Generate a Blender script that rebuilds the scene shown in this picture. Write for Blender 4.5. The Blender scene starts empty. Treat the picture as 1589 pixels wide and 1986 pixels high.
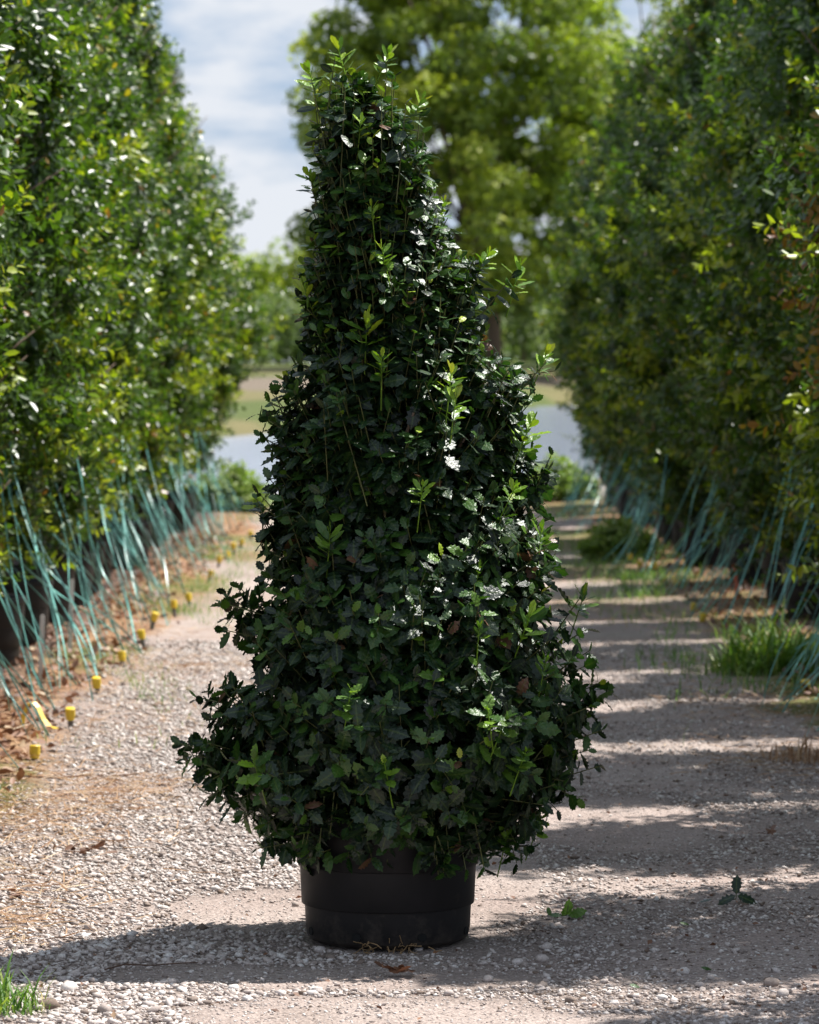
import bpy, math, random
import numpy as np
from mathutils import Matrix, Vector

R = math.radians
rng = np.random.default_rng(11)
random.seed(7)
sc = bpy.context.scene
col = sc.collection

# ------------------------------------------------------------------ camera, sky, sun, exposure
CAM_H, FPX = 1.34, 7380.0            # camera height (m), focal length in photo pixels
cam_d = bpy.data.cameras.new('camera')
cam = bpy.data.objects.new('camera', cam_d); col.objects.link(cam); sc.camera = cam
cam.location = (0, 0, CAM_H)
cam.rotation_euler = (R(90 - 2.08), 0, R(-0.357))
cam_d.sensor_fit = 'VERTICAL'; cam_d.sensor_height = 36.0; cam_d.lens = 36.0 * FPX / 1986.0
cam_d.clip_start = 0.1; cam_d.clip_end = 9000
cam_d.dof.use_dof = True; cam_d.dof.focus_distance = 8.76; cam_d.dof.aperture_fstop = 8.5

SUN_EL, SUN_AZ = 60.0, 60.0          # azimuth clockwise from +Y (the lane's direction)
w = bpy.data.worlds.new('World'); sc.world = w; w.use_nodes = True
nt = w.node_tree; nt.nodes.clear()
out = nt.nodes.new('ShaderNodeOutputWorld'); bg = nt.nodes.new('ShaderNodeBackground')
sky = nt.nodes.new('ShaderNodeTexSky'); sky.sky_type = 'NISHITA'; sky.sun_disc = False
sky.sun_elevation = R(SUN_EL); sky.sun_rotation = R(SUN_AZ); sky.air_density = 1.0; sky.dust_density = 0.2; sky.ozone_density = 4.0
tc = nt.nodes.new('ShaderNodeTexCoord'); mp = nt.nodes.new('ShaderNodeMapping')
mp.inputs['Scale'].default_value = (10, 10, 34); mp.inputs['Location'].default_value = (3.1, 0.4, 1.7)
nz = nt.nodes.new('ShaderNodeTexNoise'); nz.inputs['Scale'].default_value = 1.6; nz.inputs['Detail'].default_value = 7; nz.inputs['Roughness'].default_value = 0.52
cr = nt.nodes.new('ShaderNodeValToRGB'); cr.color_ramp.elements[0].position = 0.46; cr.color_ramp.elements[1].position = 0.60
mixc = nt.nodes.new('ShaderNodeMix'); mixc.data_type = 'RGBA'
mixc.inputs[7].default_value = (6.4, 6.7, 7.2, 1)
veil = nt.nodes.new('ShaderNodeMix'); veil.data_type = 'RGBA'; veil.inputs[0].default_value = 0.85; veil.inputs[7].default_value = (3.3, 4.2, 5.7, 1)
nt.links.new(tc.outputs['Generated'], mp.inputs['Vector']); nt.links.new(mp.outputs['Vector'], nz.inputs['Vector'])
nt.links.new(nz.outputs['Fac'], cr.inputs['Fac']); nt.links.new(cr.outputs['Color'], mixc.inputs[0])
nt.links.new(sky.outputs['Color'], veil.inputs[6]); nt.links.new(veil.outputs[2], mixc.inputs[6]); nt.links.new(mixc.outputs[2], bg.inputs['Color'])
bg.inputs['Strength'].default_value = 0.068
nt.links.new(bg.outputs['Background'], out.inputs['Surface'])

sun_d = bpy.data.lights.new('sun', 'SUN'); sun = bpy.data.objects.new('sun', sun_d); col.objects.link(sun)
sun_d.energy = 4.9; sun_d.angle = R(0.55); sun_d.color = (1.0, 0.965, 0.915)
sdir = Vector((math.sin(R(SUN_AZ)) * math.cos(R(SUN_EL)), math.cos(R(SUN_AZ)) * math.cos(R(SUN_EL)), math.sin(R(SUN_EL))))
sun.rotation_euler = (-sdir).to_track_quat('-Z', 'Y').to_euler(); sun.location = (20, 20, 40)

sc.view_settings.view_transform = 'Standard'; sc.view_settings.look = 'None'
sc.view_settings.gamma = 1; sc.view_settings.use_curve_mapping = False; sc.view_settings.exposure = 0.9
sc.cycles.max_bounces = 7; sc.cycles.transparent_max_bounces = 8; sc.cycles.transmission_bounces = 4
sc.cycles.diffuse_bounces = 4; sc.cycles.glossy_bounces = 3

# ------------------------------------------------------------------ helpers
def wx(px, Y): return (px - 748.0) / FPX * Y
def wz(py, Y): return CAM_H - (py - 725.0) / FPX * Y
def gy(py): return CAM_H * FPX / (py - 725.0)          # ground depth seen at photo row py

def tag(o, label=None, cat=None, group=None, kind=None):
    if label: o['label'] = label
    if cat: o['category'] = cat
    if group: o['group'] = group
    if kind: o['kind'] = kind
    return o
def empty(name, loc, label, cat, group=None, rz=0, sc_=1.0):
    o = bpy.data.objects.new(name, None); col.objects.link(o); o.location = loc
    o.rotation_euler = (0, 0, rz); o.scale = (sc_,) * 3; o.empty_display_size = 0.1
    return tag(o, label, cat, group)
def obj(name, me, parent=None, loc=(0, 0, 0)):
    o = bpy.data.objects.new(name, me); col.objects.link(o); o.location = loc
    if parent: o.parent = parent
    return o
def mesh(name, V, F, mat, smooth=False, **attrs):
    """V (n,3); F (m,3|4) array, or list of polygons; attrs = per-vertex floats (or rgb)."""
    me = bpy.data.meshes.new(name)
    V = np.asarray(V, dtype=np.float32)
    if isinstance(F, np.ndarray):
        k = F.shape[1]; m = len(F)
        me.vertices.add(len(V)); me.vertices.foreach_set('co', V.ravel())
        me.loops.add(m * k); me.loops.foreach_set('vertex_index', F.astype(np.int32).ravel())
        me.polygons.add(m); me.polygons.foreach_set('loop_start', np.arange(0, m * k, k, dtype=np.int32))
        me.update(calc_edges=True)
    else:
        me.from_pydata([tuple(map(float, v)) for v in V], [], F); me.update()
    if smooth: me.polygons.foreach_set('use_smooth', np.ones(len(me.polygons), dtype=bool))
    for an, av in attrs.items():
        av = np.asarray(av, dtype=np.float32)
        if av.ndim == 1:
            a = me.attributes.new(an, 'FLOAT', 'POINT'); a.data.foreach_set('value', av)
        else:
            a = me.attributes.new(an, 'FLOAT_VECTOR', 'POINT'); a.data.foreach_set('vector', av.ravel())
    me.materials.append(mat)
    return me

def vnoise(x, y, seed=0):
    """2-D value noise in -1..1"""
    x = np.asarray(x, float); y = np.asarray(y, float)
    xi = np.floor(x).astype(np.int64); yi = np.floor(y).astype(np.int64); fx = x - xi; fy = y - yi
    def h(a, b):
        n = (a * 374761393 + b * 668265263 + seed * 974634777) & 0xffffffff
        n = ((n ^ (n >> 13)) * 1274126177) & 0xffffffff
        return ((n ^ (n >> 16)) & 0xffff) / 32767.5 - 1
    u = fx * fx * (3 - 2 * fx); v = fy * fy * (3 - 2 * fy)
    return (h(xi, yi) * (1 - u) + h(xi + 1, yi) * u) * (1 - v) + (h(xi, yi + 1) * (1 - u) + h(xi + 1, yi + 1) * u) * v
def fbm(x, y, seed=0, o=4):
    s = 0; a = 0.5
    for i in range(o):
        s = s + a * vnoise(x * 2 ** i, y * 2 ** i, seed + i); a *= 0.5
    return s
def sstep(a, b, x):
    t = np.clip((x - a) / (b - a), 0, 1); return t * t * (3 - 2 * t)
def nrm(a): return a / np.maximum(np.linalg.norm(a, axis=-1, keepdims=True), 1e-9)

class TB:                               # collects tubes, lathes, boxes into one mesh
    def __init__(s): s.V = []; s.F = []; s.n = 0
    def add(s, V, F):
        s.V += [tuple(v) for v in V]; s.F += [tuple(i + s.n for i in f) for f in F]; s.n = len(s.V)
    def tube(s, pts, rad, k=6, cap=True):
        pts = [Vector(p) for p in pts]; V = []; F = []
        ref = Vector((0.3, 0.9, 0.2))
        for i, p in enumerate(pts):
            t = (pts[min(i + 1, len(pts) - 1)] - pts[max(i - 1, 0)]).normalized()
            a = t.cross(ref)
            if a.length < 0.05: a = t.cross(Vector((1, 0, 0)))
            a.normalize(); b = t.cross(a)
            for j in range(k):
                an = 2 * math.pi * j / k
                V.append(p + (a * math.cos(an) + b * math.sin(an)) * rad[i])
        for i in range(len(pts) - 1):
            for j in range(k):
                j2 = (j + 1) % k
                F.append((i * k + j, i * k + j2, (i + 1) * k + j2, (i + 1) * k + j))
        if cap: F.append(tuple(range(k - 1, -1, -1))); F.append(tuple(range((len(pts) - 1) * k, len(pts) * k)))
        s.add(V, F)
    def lathe(s, prof, k=48, c=(0, 0, 0)):
        V = []; F = []
        for r, z in prof:
            for j in range(k):
                an = 2 * math.pi * j / k; V.append((c[0] + r * math.cos(an), c[1] + r * math.sin(an), c[2] + z))
        for i in range(len(prof) - 1):
            for j in range(k):
                j2 = (j + 1) % k; F.append((i * k + j, i * k + j2, (i + 1) * k + j2, (i + 1) * k + j))
        s.add(V, F)
    def mesh(s, name, mat, smooth=False): return mesh(name, s.V, s.F, mat, smooth)

# ------------------------------------------------------------------ materials
def new_mat(name):
    m = bpy.data.materials.new(name); m.use_nodes = True
    t = m.node_tree; b = t.nodes['Principled BSDF']; return m, t, b
def ramp(t, stops):
    c = t.nodes.new('ShaderNodeValToRGB'); e = c.color_ramp.elements
    while len(e) < len(stops): e.new(0.5)
    for i, (p, rgb) in enumerate(stops): e[i].position = p; e[i].color = (*rgb, 1)
    return c
def plain(name, rgb, rough=0.6, var=0.25, scale=30, bump=0.0, spec=0.5):
    m, t, b = new_mat(name)
    n = t.nodes.new('ShaderNodeTexNoise'); n.inputs['Scale'].default_value = scale; n.inputs['Detail'].default_value = 6
    tcn = t.nodes.new('ShaderNodeTexCoord'); t.links.new(tcn.outputs['Object'], n.inputs['Vector'])
    c = ramp(t, [(0.3, [v * (1 - var) for v in rgb]), (0.7, [min(1, v * (1 + var)) for v in rgb])])
    t.links.new(n.outputs['Fac'], c.inputs['Fac']); t.links.new(c.outputs['Color'], b.inputs['Base Color'])
    b.inputs['Roughness'].default_value = rough; b.inputs['Specular IOR Level'].default_value = spec
    if bump:
        bp = t.nodes.new('ShaderNodeBump'); bp.inputs['Strength'].default_value = bump; bp.inputs['Distance'].default_value = 0.01
        t.links.new(n.outputs['Fac'], bp.inputs['Height']); t.links.new(bp.outputs['Normal'], b.inputs['Normal'])
    return m
def leaf_mat(name, stops, rough=0.35, trans=0.3, spec=0.5, tgain=(1.7, 1.9, 0.8), rib=None, bump=0):
    m, t, b = new_mat(name)
    a = t.nodes.new('ShaderNodeAttribute'); a.attribute_name = 'tint'
    c = ramp(t, stops); t.links.new(a.outputs['Fac'], c.inputs['Fac'])
    colr = c.outputs['Color']
    if rib:
        r_ = t.nodes.new('ShaderNodeAttribute'); r_.attribute_name = 'mid'
        pw = t.nodes.new('ShaderNodeMath'); pw.operation = 'POWER'; pw.inputs[1].default_value = 9
        t.links.new(r_.outputs['Fac'], pw.inputs[0])
        mm = t.nodes.new('ShaderNodeMath'); mm.operation = 'MULTIPLY'; mm.inputs[1].default_value = 0.55
        t.links.new(pw.outputs[0], mm.inputs[0])
        mx = t.nodes.new('ShaderNodeMix'); mx.data_type = 'RGBA'; mx.inputs[7].default_value = (*rib, 1)
        t.links.new(mm.outputs[0], mx.inputs[0]); t.links.new(colr, mx.inputs[6]); colr = mx.outputs[2]
    t.links.new(colr, b.inputs['Base Color'])
    b.inputs['Roughness'].default_value = rough; b.inputs['Specular IOR Level'].default_value = spec
    if bump:                                                      # blistered, veined leaf surface
        tcn = t.nodes.new('ShaderNodeNewGeometry'); nb = t.nodes.new('ShaderNodeTexNoise'); nb.inputs['Scale'].default_value = 95; nb.inputs['Detail'].default_value = 3
        t.links.new(tcn.outputs['Position'], nb.inputs['Vector'])
        bp = t.nodes.new('ShaderNodeBump'); bp.inputs['Strength'].default_value = bump; bp.inputs['Distance'].default_value = 0.006
        t.links.new(nb.outputs['Fac'], bp.inputs['Height']); t.links.new(bp.outputs['Normal'], b.inputs['Normal'])
    tr = t.nodes.new('ShaderNodeBsdfTranslucent')
    g = t.nodes.new('ShaderNodeMix'); g.data_type = 'RGBA'; g.blend_type = 'MULTIPLY'; g.inputs[0].default_value = 1
    g.inputs[7].default_value = (*tgain, 1); t.links.new(colr, g.inputs[6]); t.links.new(g.outputs[2], tr.inputs['Color'])
    ms = t.nodes.new('ShaderNodeMixShader'); ms.inputs[0].default_value = trans
    t.links.new(b.outputs[0], ms.inputs[1]); t.links.new(tr.outputs[0], ms.inputs[2])
    t.links.new(ms.outputs[0], t.nodes['Material Output'].inputs['Surface'])
    return m

M_holly = leaf_mat('holly_leaf', [(0.0, (0.004, 0.014, 0.006)), (0.55, (0.012, 0.042, 0.010)), (0.74, (0.040, 0.105, 0.014)),
                                  (0.86, (0.19, 0.34, 0.02)), (0.94, (0.38, 0.42, 0.03)), (1.0, (0.13, 0.06, 0.035))],
                   rough=0.40, trans=0.14, spec=0.55, bump=0.6, rib=(0.10, 0.15, 0.03))
M_hedge = leaf_mat('hedge_leaf', [(0.0, (0.020, 0.042, 0.014)), (0.5, (0.055, 0.108, 0.016)), (0.75, (0.14, 0.20, 0.018)),
                                  (0.90, (0.27, 0.32, 0.02)), (0.955, (0.30, 0.20, 0.03)), (1.0, (0.20, 0.085, 0.04))], rough=0.36, trans=0.34, spec=0.6, tgain=(1.8, 2.0, 0.6))
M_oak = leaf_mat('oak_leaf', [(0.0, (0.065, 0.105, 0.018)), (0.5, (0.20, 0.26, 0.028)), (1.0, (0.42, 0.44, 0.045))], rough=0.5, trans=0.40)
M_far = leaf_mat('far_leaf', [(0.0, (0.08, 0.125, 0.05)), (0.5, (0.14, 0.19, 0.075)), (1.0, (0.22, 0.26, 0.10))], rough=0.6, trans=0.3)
M_grass = leaf_mat('grass_blade', [(0.0, (0.04, 0.10, 0.02)), (0.5, (0.10, 0.20, 0.03)), (0.8, (0.22, 0.28, 0.05)), (1.0, (0.42, 0.33, 0.16))], rough=0.5, trans=0.3)
M_litter = leaf_mat('dead_leaf', [(0.0, (0.09, 0.040, 0.022)), (0.5, (0.20, 0.095, 0.05)), (0.8, (0.34, 0.18, 0.10)), (1.0, (0.45, 0.34, 0.22))], rough=0.6, trans=0.12, tgain=(1.3, 1, 0.8))
M_straw = leaf_mat('straw', [(0.0, (0.26, 0.13, 0.06)), (0.6, (0.42, 0.26, 0.14)), (1.0, (0.56, 0.44, 0.29))], rough=0.6, trans=0.2, tgain=(1.2, 1, 0.8))
M_bark = plain('bark', (0.16, 0.115, 0.08), 0.85, 0.35, 18, 0.6)
M_twig = plain('green_twig', (0.11, 0.12, 0.035), 0.5, 0.3, 20)
M_brown_twig = plain('brown_twig', (0.10, 0.055, 0.035), 0.8, 0.3, 40)
M_soil = plain('potting_soil', (0.05, 0.035, 0.025), 0.95, 0.4, 60, 0.8)
M_strap = plain('teal_strap', (0.15, 0.39, 0.345), 0.36, 0.5, 4)
M_yellow = plain('yellow_plastic', (0.72, 0.50, 0.03), 0.45, 0.12, 40)
M_orange = plain('orange_paint', (0.65, 0.10, 0.03), 0.5, 0.15, 40)
M_stake = plain('grey_tube', (0.12, 0.11, 0.10), 0.6, 0.2, 30)
M_tag = plain('white_tag', (0.75, 0.74, 0.72), 0.5, 0.05, 30)

def pot_mat():
    m, t, b = new_mat('black_pot_plastic')
    tcn = t.nodes.new('ShaderNodeTexCoord')
    n = t.nodes.new('ShaderNodeTexNoise'); n.inputs['Scale'].default_value = 7; n.inputs['Detail'].default_value = 8; n.inputs['Roughness'].default_value = 0.65
    t.links.new(tcn.outputs['Object'], n.inputs['Vector'])
    c = ramp(t, [(0.35, (0.005, 0.0048, 0.0055)), (0.7, (0.016, 0.0135, 0.0135))]); t.links.new(n.outputs['Fac'], c.inputs['Fac'])
    v = t.nodes.new('ShaderNodeTexVoronoi'); v.inputs['Scale'].default_value = 26; t.links.new(tcn.outputs['Object'], v.inputs['Vector'])
    cs = ramp(t, [(0.05, (1, 1, 1)), (0.09, (0, 0, 0))]); t.links.new(v.outputs['Distance'], cs.inputs['Fac'])
    n2 = t.nodes.new('ShaderNodeTexNoise'); n2.inputs['Scale'].default_value = 9; t.links.new(tcn.outputs['Object'], n2.inputs['Vector'])
    c2 = ramp(t, [(0.62, (0, 0, 0)), (0.66, (1, 1, 1))]); t.links.new(n2.outputs['Fac'], c2.inputs['Fac'])
    mu = t.nodes.new('ShaderNodeMath'); mu.operation = 'MULTIPLY'; t.links.new(cs.outputs['Color'], mu.inputs[0]); t.links.new(c2.outputs['Color'], mu.inputs[1])
    mx = t.nodes.new('ShaderNodeMix'); mx.data_type = 'RGBA'; mx.inputs[7].default_value = (0.28, 0.25, 0.21, 1)
    t.links.new(mu.outputs[0], mx.inputs[0]); t.links.new(c.outputs['Color'], mx.inputs[6])
    sp = t.nodes.new('ShaderNodeSeparateXYZ'); t.links.new(tcn.outputs['Object'], sp.inputs[0])
    n3 = t.nodes.new('ShaderNodeTexNoise'); n3.inputs['Scale'].default_value = 22; n3.inputs['Detail'].default_value = 7; n3.inputs['Roughness'].default_value = 0.75; t.links.new(tcn.outputs['Object'], n3.inputs['Vector'])
    zz_ = t.nodes.new('ShaderNodeMath'); zz_.operation = 'MULTIPLY_ADD'; zz_.inputs[1].default_value = -2.2; zz_.inputs[2].default_value = 0.06; t.links.new(sp.outputs['Z'], zz_.inputs[0])
    su = t.nodes.new('ShaderNodeMath'); su.operation = 'ADD'; t.links.new(zz_.outputs[0], su.inputs[0]); t.links.new(n3.outputs['Fac'], su.inputs[1])
    cd = ramp(t, [(0.42, (0, 0, 0)), (0.68, (0.55, 0.55, 0.55))]); t.links.new(su.outputs[0], cd.inputs['Fac'])
    md = t.nodes.new('ShaderNodeMix'); md.data_type = 'RGBA'; md.inputs[7].default_value = (0.085, 0.068, 0.056, 1)
    t.links.new(cd.outputs['Color'], md.inputs[0]); t.links.new(mx.outputs[2], md.inputs[6]); t.links.new(md.outputs[2], b.inputs['Base Color'])
    r2 = ramp(t, [(0.3, (0.42,) * 3), (0.7, (0.62,) * 3)]); t.links.new(n.outputs['Fac'], r2.inputs['Fac']); t.links.new(r2.outputs['Color'], b.inputs['Roughness'])
    bp = t.nodes.new('ShaderNodeBump'); bp.inputs['Strength'].default_value = 0.15; bp.inputs['Distance'].default_value = 0.004
    t.links.new(n.outputs['Fac'], bp.inputs['Height']); t.links.new(bp.outputs['Normal'], b.inputs['Normal'])
    return m
M_pot = pot_mat(); M_pot.node_tree.nodes['Principled BSDF'].inputs['Specular IOR Level'].default_value = 0.28

def ground_mat():
    m, t, b = new_mat('ground_soil')
    a = t.nodes.new('ShaderNodeAttribute'); a.attribute_name = 'gcol'
    ge = t.nodes.new('ShaderNodeNewGeometry')
    n = t.nodes.new('ShaderNodeTexNoise'); n.inputs['Scale'].default_value = 60; n.inputs['Detail'].default_value = 8; n.inputs['Roughness'].default_value = 0.7
    t.links.new(ge.outputs['Position'], n.inputs['Vector'])
    c = ramp(t, [(0.28, (0.55, 0.52, 0.50)), (0.5, (1, 1, 1)), (0.75, (1.35, 1.33, 1.3))]); t.links.new(n.outputs['Fac'], c.inputs['Fac'])
    v = t.nodes.new('ShaderNodeTexVoronoi'); v.inputs['Scale'].default_value = 110; t.links.new(ge.outputs['Position'], v.inputs['Vector'])
    vc = ramp(t, [(0.0, (1.25, 1.25, 1.25)), (0.55, (0.72, 0.70, 0.70))]); t.links.new(v.outputs['Distance'], vc.inputs['Fac'])
    m1 = t.nodes.new('ShaderNodeMix'); m1.data_type = 'RGBA'; m1.blend_type = 'MULTIPLY'; m1.inputs[0].default_value = 1
    t.links.new(a.outputs['Vector'], m1.inputs[6]); t.links.new(c.outputs['Color'], m1.inputs[7])
    m2 = t.nodes.new('ShaderNodeMix'); m2.data_type = 'RGBA'; m2.blend_type = 'MULTIPLY'; m2.inputs[0].default_value = 0.8
    t.links.new(m1.outputs[2], m2.inputs[6]); t.links.new(vc.outputs['Color'], m2.inputs[7])
    t.links.new(m2.outputs[2], b.inputs['Base Color']); b.inputs['Roughness'].default_value = 0.95; b.inputs['Specular IOR Level'].default_value = 0.15
    ad = t.nodes.new('ShaderNodeMath'); ad.operation = 'SUBTRACT'; t.links.new(n.outputs['Fac'], ad.inputs[0]); t.links.new(v.outputs['Distance'], ad.inputs[1])
    bp = t.nodes.new('ShaderNodeBump'); bp.inputs['Strength'].default_value = 0.7; bp.inputs['Distance'].default_value = 0.008
    t.links.new(ad.outputs[0], bp.inputs['Height']); t.links.new(bp.outputs['Normal'], b.inputs['Normal'])
    return m
M_ground = ground_mat()
def stone_mat():
    m, t, b = new_mat('limestone_gravel')
    a = t.nodes.new('ShaderNodeAttribute'); a.attribute_name = 'tint'
    c = ramp(t, [(0.0, (0.17, 0.12, 0.09)), (0.15, (0.28, 0.23, 0.205)), (0.5, (0.48, 0.415, 0.385)), (0.8, (0.61, 0.55, 0.52)), (1.0, (0.73, 0.69, 0.66))])
    t.links.new(a.outputs['Fac'], c.inputs['Fac'])
    ge = t.nodes.new('ShaderNodeNewGeometry'); n = t.nodes.new('ShaderNodeTexNoise'); n.inputs['Scale'].default_value = 240; n.inputs['Detail'].default_value = 4
    t.links.new(ge.outputs['Position'], n.inputs['Vector'])
    nc = ramp(t, [(0.3, (0.75, 0.73, 0.7)), (0.7, (1.12, 1.12, 1.12))]); t.links.new(n.outputs['Fac'], nc.inputs['Fac'])
    mx = t.nodes.new('ShaderNodeMix'); mx.data_type = 'RGBA'; mx.blend_type = 'MULTIPLY'; mx.inputs[0].default_value = 1
    t.links.new(c.outputs['Color'], mx.inputs[6]); t.links.new(nc.outputs['Color'], mx.inputs[7]); t.links.new(mx.outputs[2], b.inputs['Base Color'])
    b.inputs['Roughness'].default_value = 0.9; b.inputs['Specular IOR Level'].default_value = 0.2
    return m
M_stone = stone_mat()
def water_mat():
    m, t, b = new_mat('pond_water')
    b.inputs['Base Color'].default_value = (0.29, 0.32, 0.43, 1); b.inputs['Roughness'].default_value = 0.12; b.inputs['IOR'].default_value = 1.33
    ge = t.nodes.new('ShaderNodeNewGeometry'); n = t.nodes.new('ShaderNodeTexNoise'); n.inputs['Scale'].default_value = 2.2; n.inputs['Detail'].default_value = 5
    t.links.new(ge.outputs['Position'], n.inputs['Vector'])
    bp = t.nodes.new('ShaderNodeBump'); bp.inputs['Strength'].default_value = 0.25; bp.inputs['Distance'].default_value = 0.08
    t.links.new(n.outputs['Fac'], bp.inputs['Height']); t.links.new(bp.outputs['Normal'], b.inputs['Normal'])
    return m
M_water = water_mat()

# ------------------------------------------------------------------ ground and pond
WATER_Z = -0.25
def ynear(x): return np.clip(50.5 + 1.5 * x, 44, 62) + 0.8 * vnoise(x * 0.4, x * 0 + 3.3, 5)
def yfar(x): return np.clip(97 + (x + 3.8) * 7.8, 92, 198) + 1.2 * vnoise(x * 0.3, x * 0 + 9.1, 6)
def gh(x, y):
    x = np.asarray(x, float); y = np.asarray(y, float)
    near = 0.010 * fbm(x * 1.7, y * 1.7, 3, 3) + 0.006 * fbm(x * 9, y * 9, 4, 2)
    near = near + 0.03 * sstep(1.2, 1.9, np.abs(x - 0.3)) - 0.02 * sstep(1.9, 2.6, np.abs(x - 0.3))
    yn = ynear(x); yf = yfar(x)
    dip = sstep(-7.0, 2.5, y - yn) * 0.62 * (1 - sstep(-3.0, 3.5, y - yf))
    t = np.clip((y - yf) / np.maximum(232 - yf, 20), 0, 1.15)
    far = 1.8 * t + 0.10 * fbm(x * 0.1, y * 0.1, 8, 3) * sstep(0.0, 0.2, t)
    return near * (y < 80) - dip + far * (y > yf)
def bare(x, y):
    """0..1: bare compacted soil (few stones)"""
    m = np.zeros_like(x)
    for px, py, ax, ay in ((540, 1772, .34, .42), (1160, 1600, .34, .8), (720, 1975, .5, .28), (650, 1900, .5, .20), (1010, 1990, .3, .15), (830, 1700, .3, 1.5)):
        Y = gy(py); X = wx(px, Y)
        d = np.sqrt(((x - X) / ax) ** 2 + ((y - Y) / ay) ** 2) + 0.35 * fbm(x * 5, y * 5, 21, 3)
        m = np.maximum(m, 1 - sstep(0.6, 1.1, d))
    return m
def lane_edges(y): return -1.10 + 0.10 * vnoise(y * 0.6, y * 0, 31), 1.62 + 0.15 * vnoise(y * 0.5, y * 0, 32)
def gcolor(x, y):
    n1 = fbm(x * 2.3, y * 2.3, 41, 4); n2 = fbm(x * 0.8, y * 0.5, 42, 3); n3 = fbm(x * 6, y * 6, 43, 3)
    def c(*v): return np.array(v)[None, :]
    L = lambda a, b, f: a * (1 - f[:, None]) + b * f[:, None]
    soil = L(np.repeat(c(0.39, 0.315, 0.280), len(x), 0), c(0.47, 0.40, 0.360), np.clip(0.5 + n1, 0, 1))
    soil = L(soil, c(0.33, 0.27, 0.235), sstep(0.1, 0.6, n3) * 0.6)
    dense = (1 - bare(x, y)) * sstep(-.15, .35, fbm(x * 2.2, y * 1.6, 71, 3) + .35 * (1 - sstep(-.5, .2, x))) * (y < 16)
    soil = L(soil, c(0.25, 0.205, 0.18), dense * .75)  # soil painted darker between close stones, for the shade in the gaps
    le, ri = lane_edges(y)
    wob = 0.22 * n1
    straw = L(np.repeat(c(0.40, 0.25, 0.135), len(x), 0), c(0.30, 0.17, 0.10), np.clip(0.5 + 1.2 * n3, 0, 1))
    green = c(0.10, 0.15, 0.035)
    marg = np.maximum(sstep(0.0, 0.16, (le - x) + wob), sstep(0.0, 0.2, (x - ri) + wob))
    g = L(soil, straw, marg)
    g = L(g, np.repeat(green, len(x), 0), marg * sstep(0.0, 0.35, n2 + 0.4 * n3) * 0.75)
    fab = np.maximum(sstep(0.0, 0.2, (-1.46 - x) + wob * 0.6), sstep(0.0, 0.2, (x - 2.08) + wob * 0.6))
    g = L(g, L(np.repeat(c(0.075, 0.065, 0.062), len(x), 0), c(0.16, 0.10, 0.07), np.clip(0.4 + n1 + n3, 0, 1)), fab)
    # the lane's far half: grassy with straw
    gr = sstep(17, 25, y) * sstep(-0.2, 0.3, n2 + 0.15 * np.clip((x - 0.2), -1, 1)) * (1 - fab) * 0.75 * sstep(0.1, 0.9, np.abs(x - 0.25))
    g = L(g, L(straw, green, np.clip(0.45 + n1 * 1.3, 0, 1)), gr)
    sand = sstep(40.3, 41.8, y + n1)
    g = L(g, np.repeat(c(0.40, 0.34, 0.305), len(x), 0), sand)
    yf = yfar(x); t = (y - yf)
    f1 = L(np.repeat(c(0.10, 0.13, 0.04), len(x), 0), c(0.19, 0.17, 0.08), sstep(0.15, 0.4, fbm(x * .2, y * .06, 51, 3)))
    u = np.clip(t / np.maximum(232 - yf, 20), 0, 2) + 0.05 * fbm(x * .1, y * .05, 52, 3)
    f1 = L(f1, np.repeat(c(0.20, 0.165, 0.125), len(x), 0), sstep(0.36, 0.42, u) * (1 - sstep(0.62, 0.68, u)))
    f1 = L(f1, np.repeat(c(0.17, 0.165, 0.07), len(x), 0), sstep(0.66, 0.72, u) * (1 - sstep(0.9, 1.0, u)))
    return np.where((y > 80)[:, None], f1, g)

def build_ground():
    xs = np.concatenate([-np.geomspace(4.2, 4200, 34)[::-1], np.arange(-4.1, 4.11, 0.065), np.geomspace(4.2, 4200, 34)])
    ys = [-1800, -600, -200, -60, -20, -6, 0, 4, 6]; y = 6.6
    while y < 5200:
        ys.append(y); y += max(0.035, 0.0055 * y) if y < 62 else 0.012 * y
        if y > 300: y *= 1.12
    ys = np.array(ys); X, Y = np.meshgrid(xs, ys); x = X.ravel(); y = Y.ravel()
    V = np.stack([x, y, gh(x, y)], 1); nx = len(xs); ny = len(ys)
    i = (np.arange(ny - 1)[:, None] * nx + np.arange(nx - 1)[None, :]).ravel()
    F = np.stack([i, i + 1, i + nx + 1, i + nx], 1)
    o = obj('ground', mesh('ground', V, F, M_ground, True, gcol=gcolor(x, y))); tag(o, 'gravel and bare soil nursery lane reaching back to a pond', 'ground', kind='structure')
build_ground()
def build_pond():
    xs = np.linspace(-300, 300, 241); V = []; F = []
    a = ynear(xs) - 9; b = yfar(xs) + 9
    for k in range(9):
        f = k / 8; V += [(x, p * (1 - f) + q * f, WATER_Z) for x, p, q in zip(xs, a, b)]
    n = len(xs)
    for k in range(8): F += [(k * n + j, k * n + j + 1, (k + 1) * n + j + 1, (k + 1) * n + j) for j in range(n - 1)]
    tag(obj('pond_water', mesh('pond_water', V, F, M_water, True)), 'pale grey pond water beyond the lane', 'water', kind='structure')
build_pond()

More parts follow.
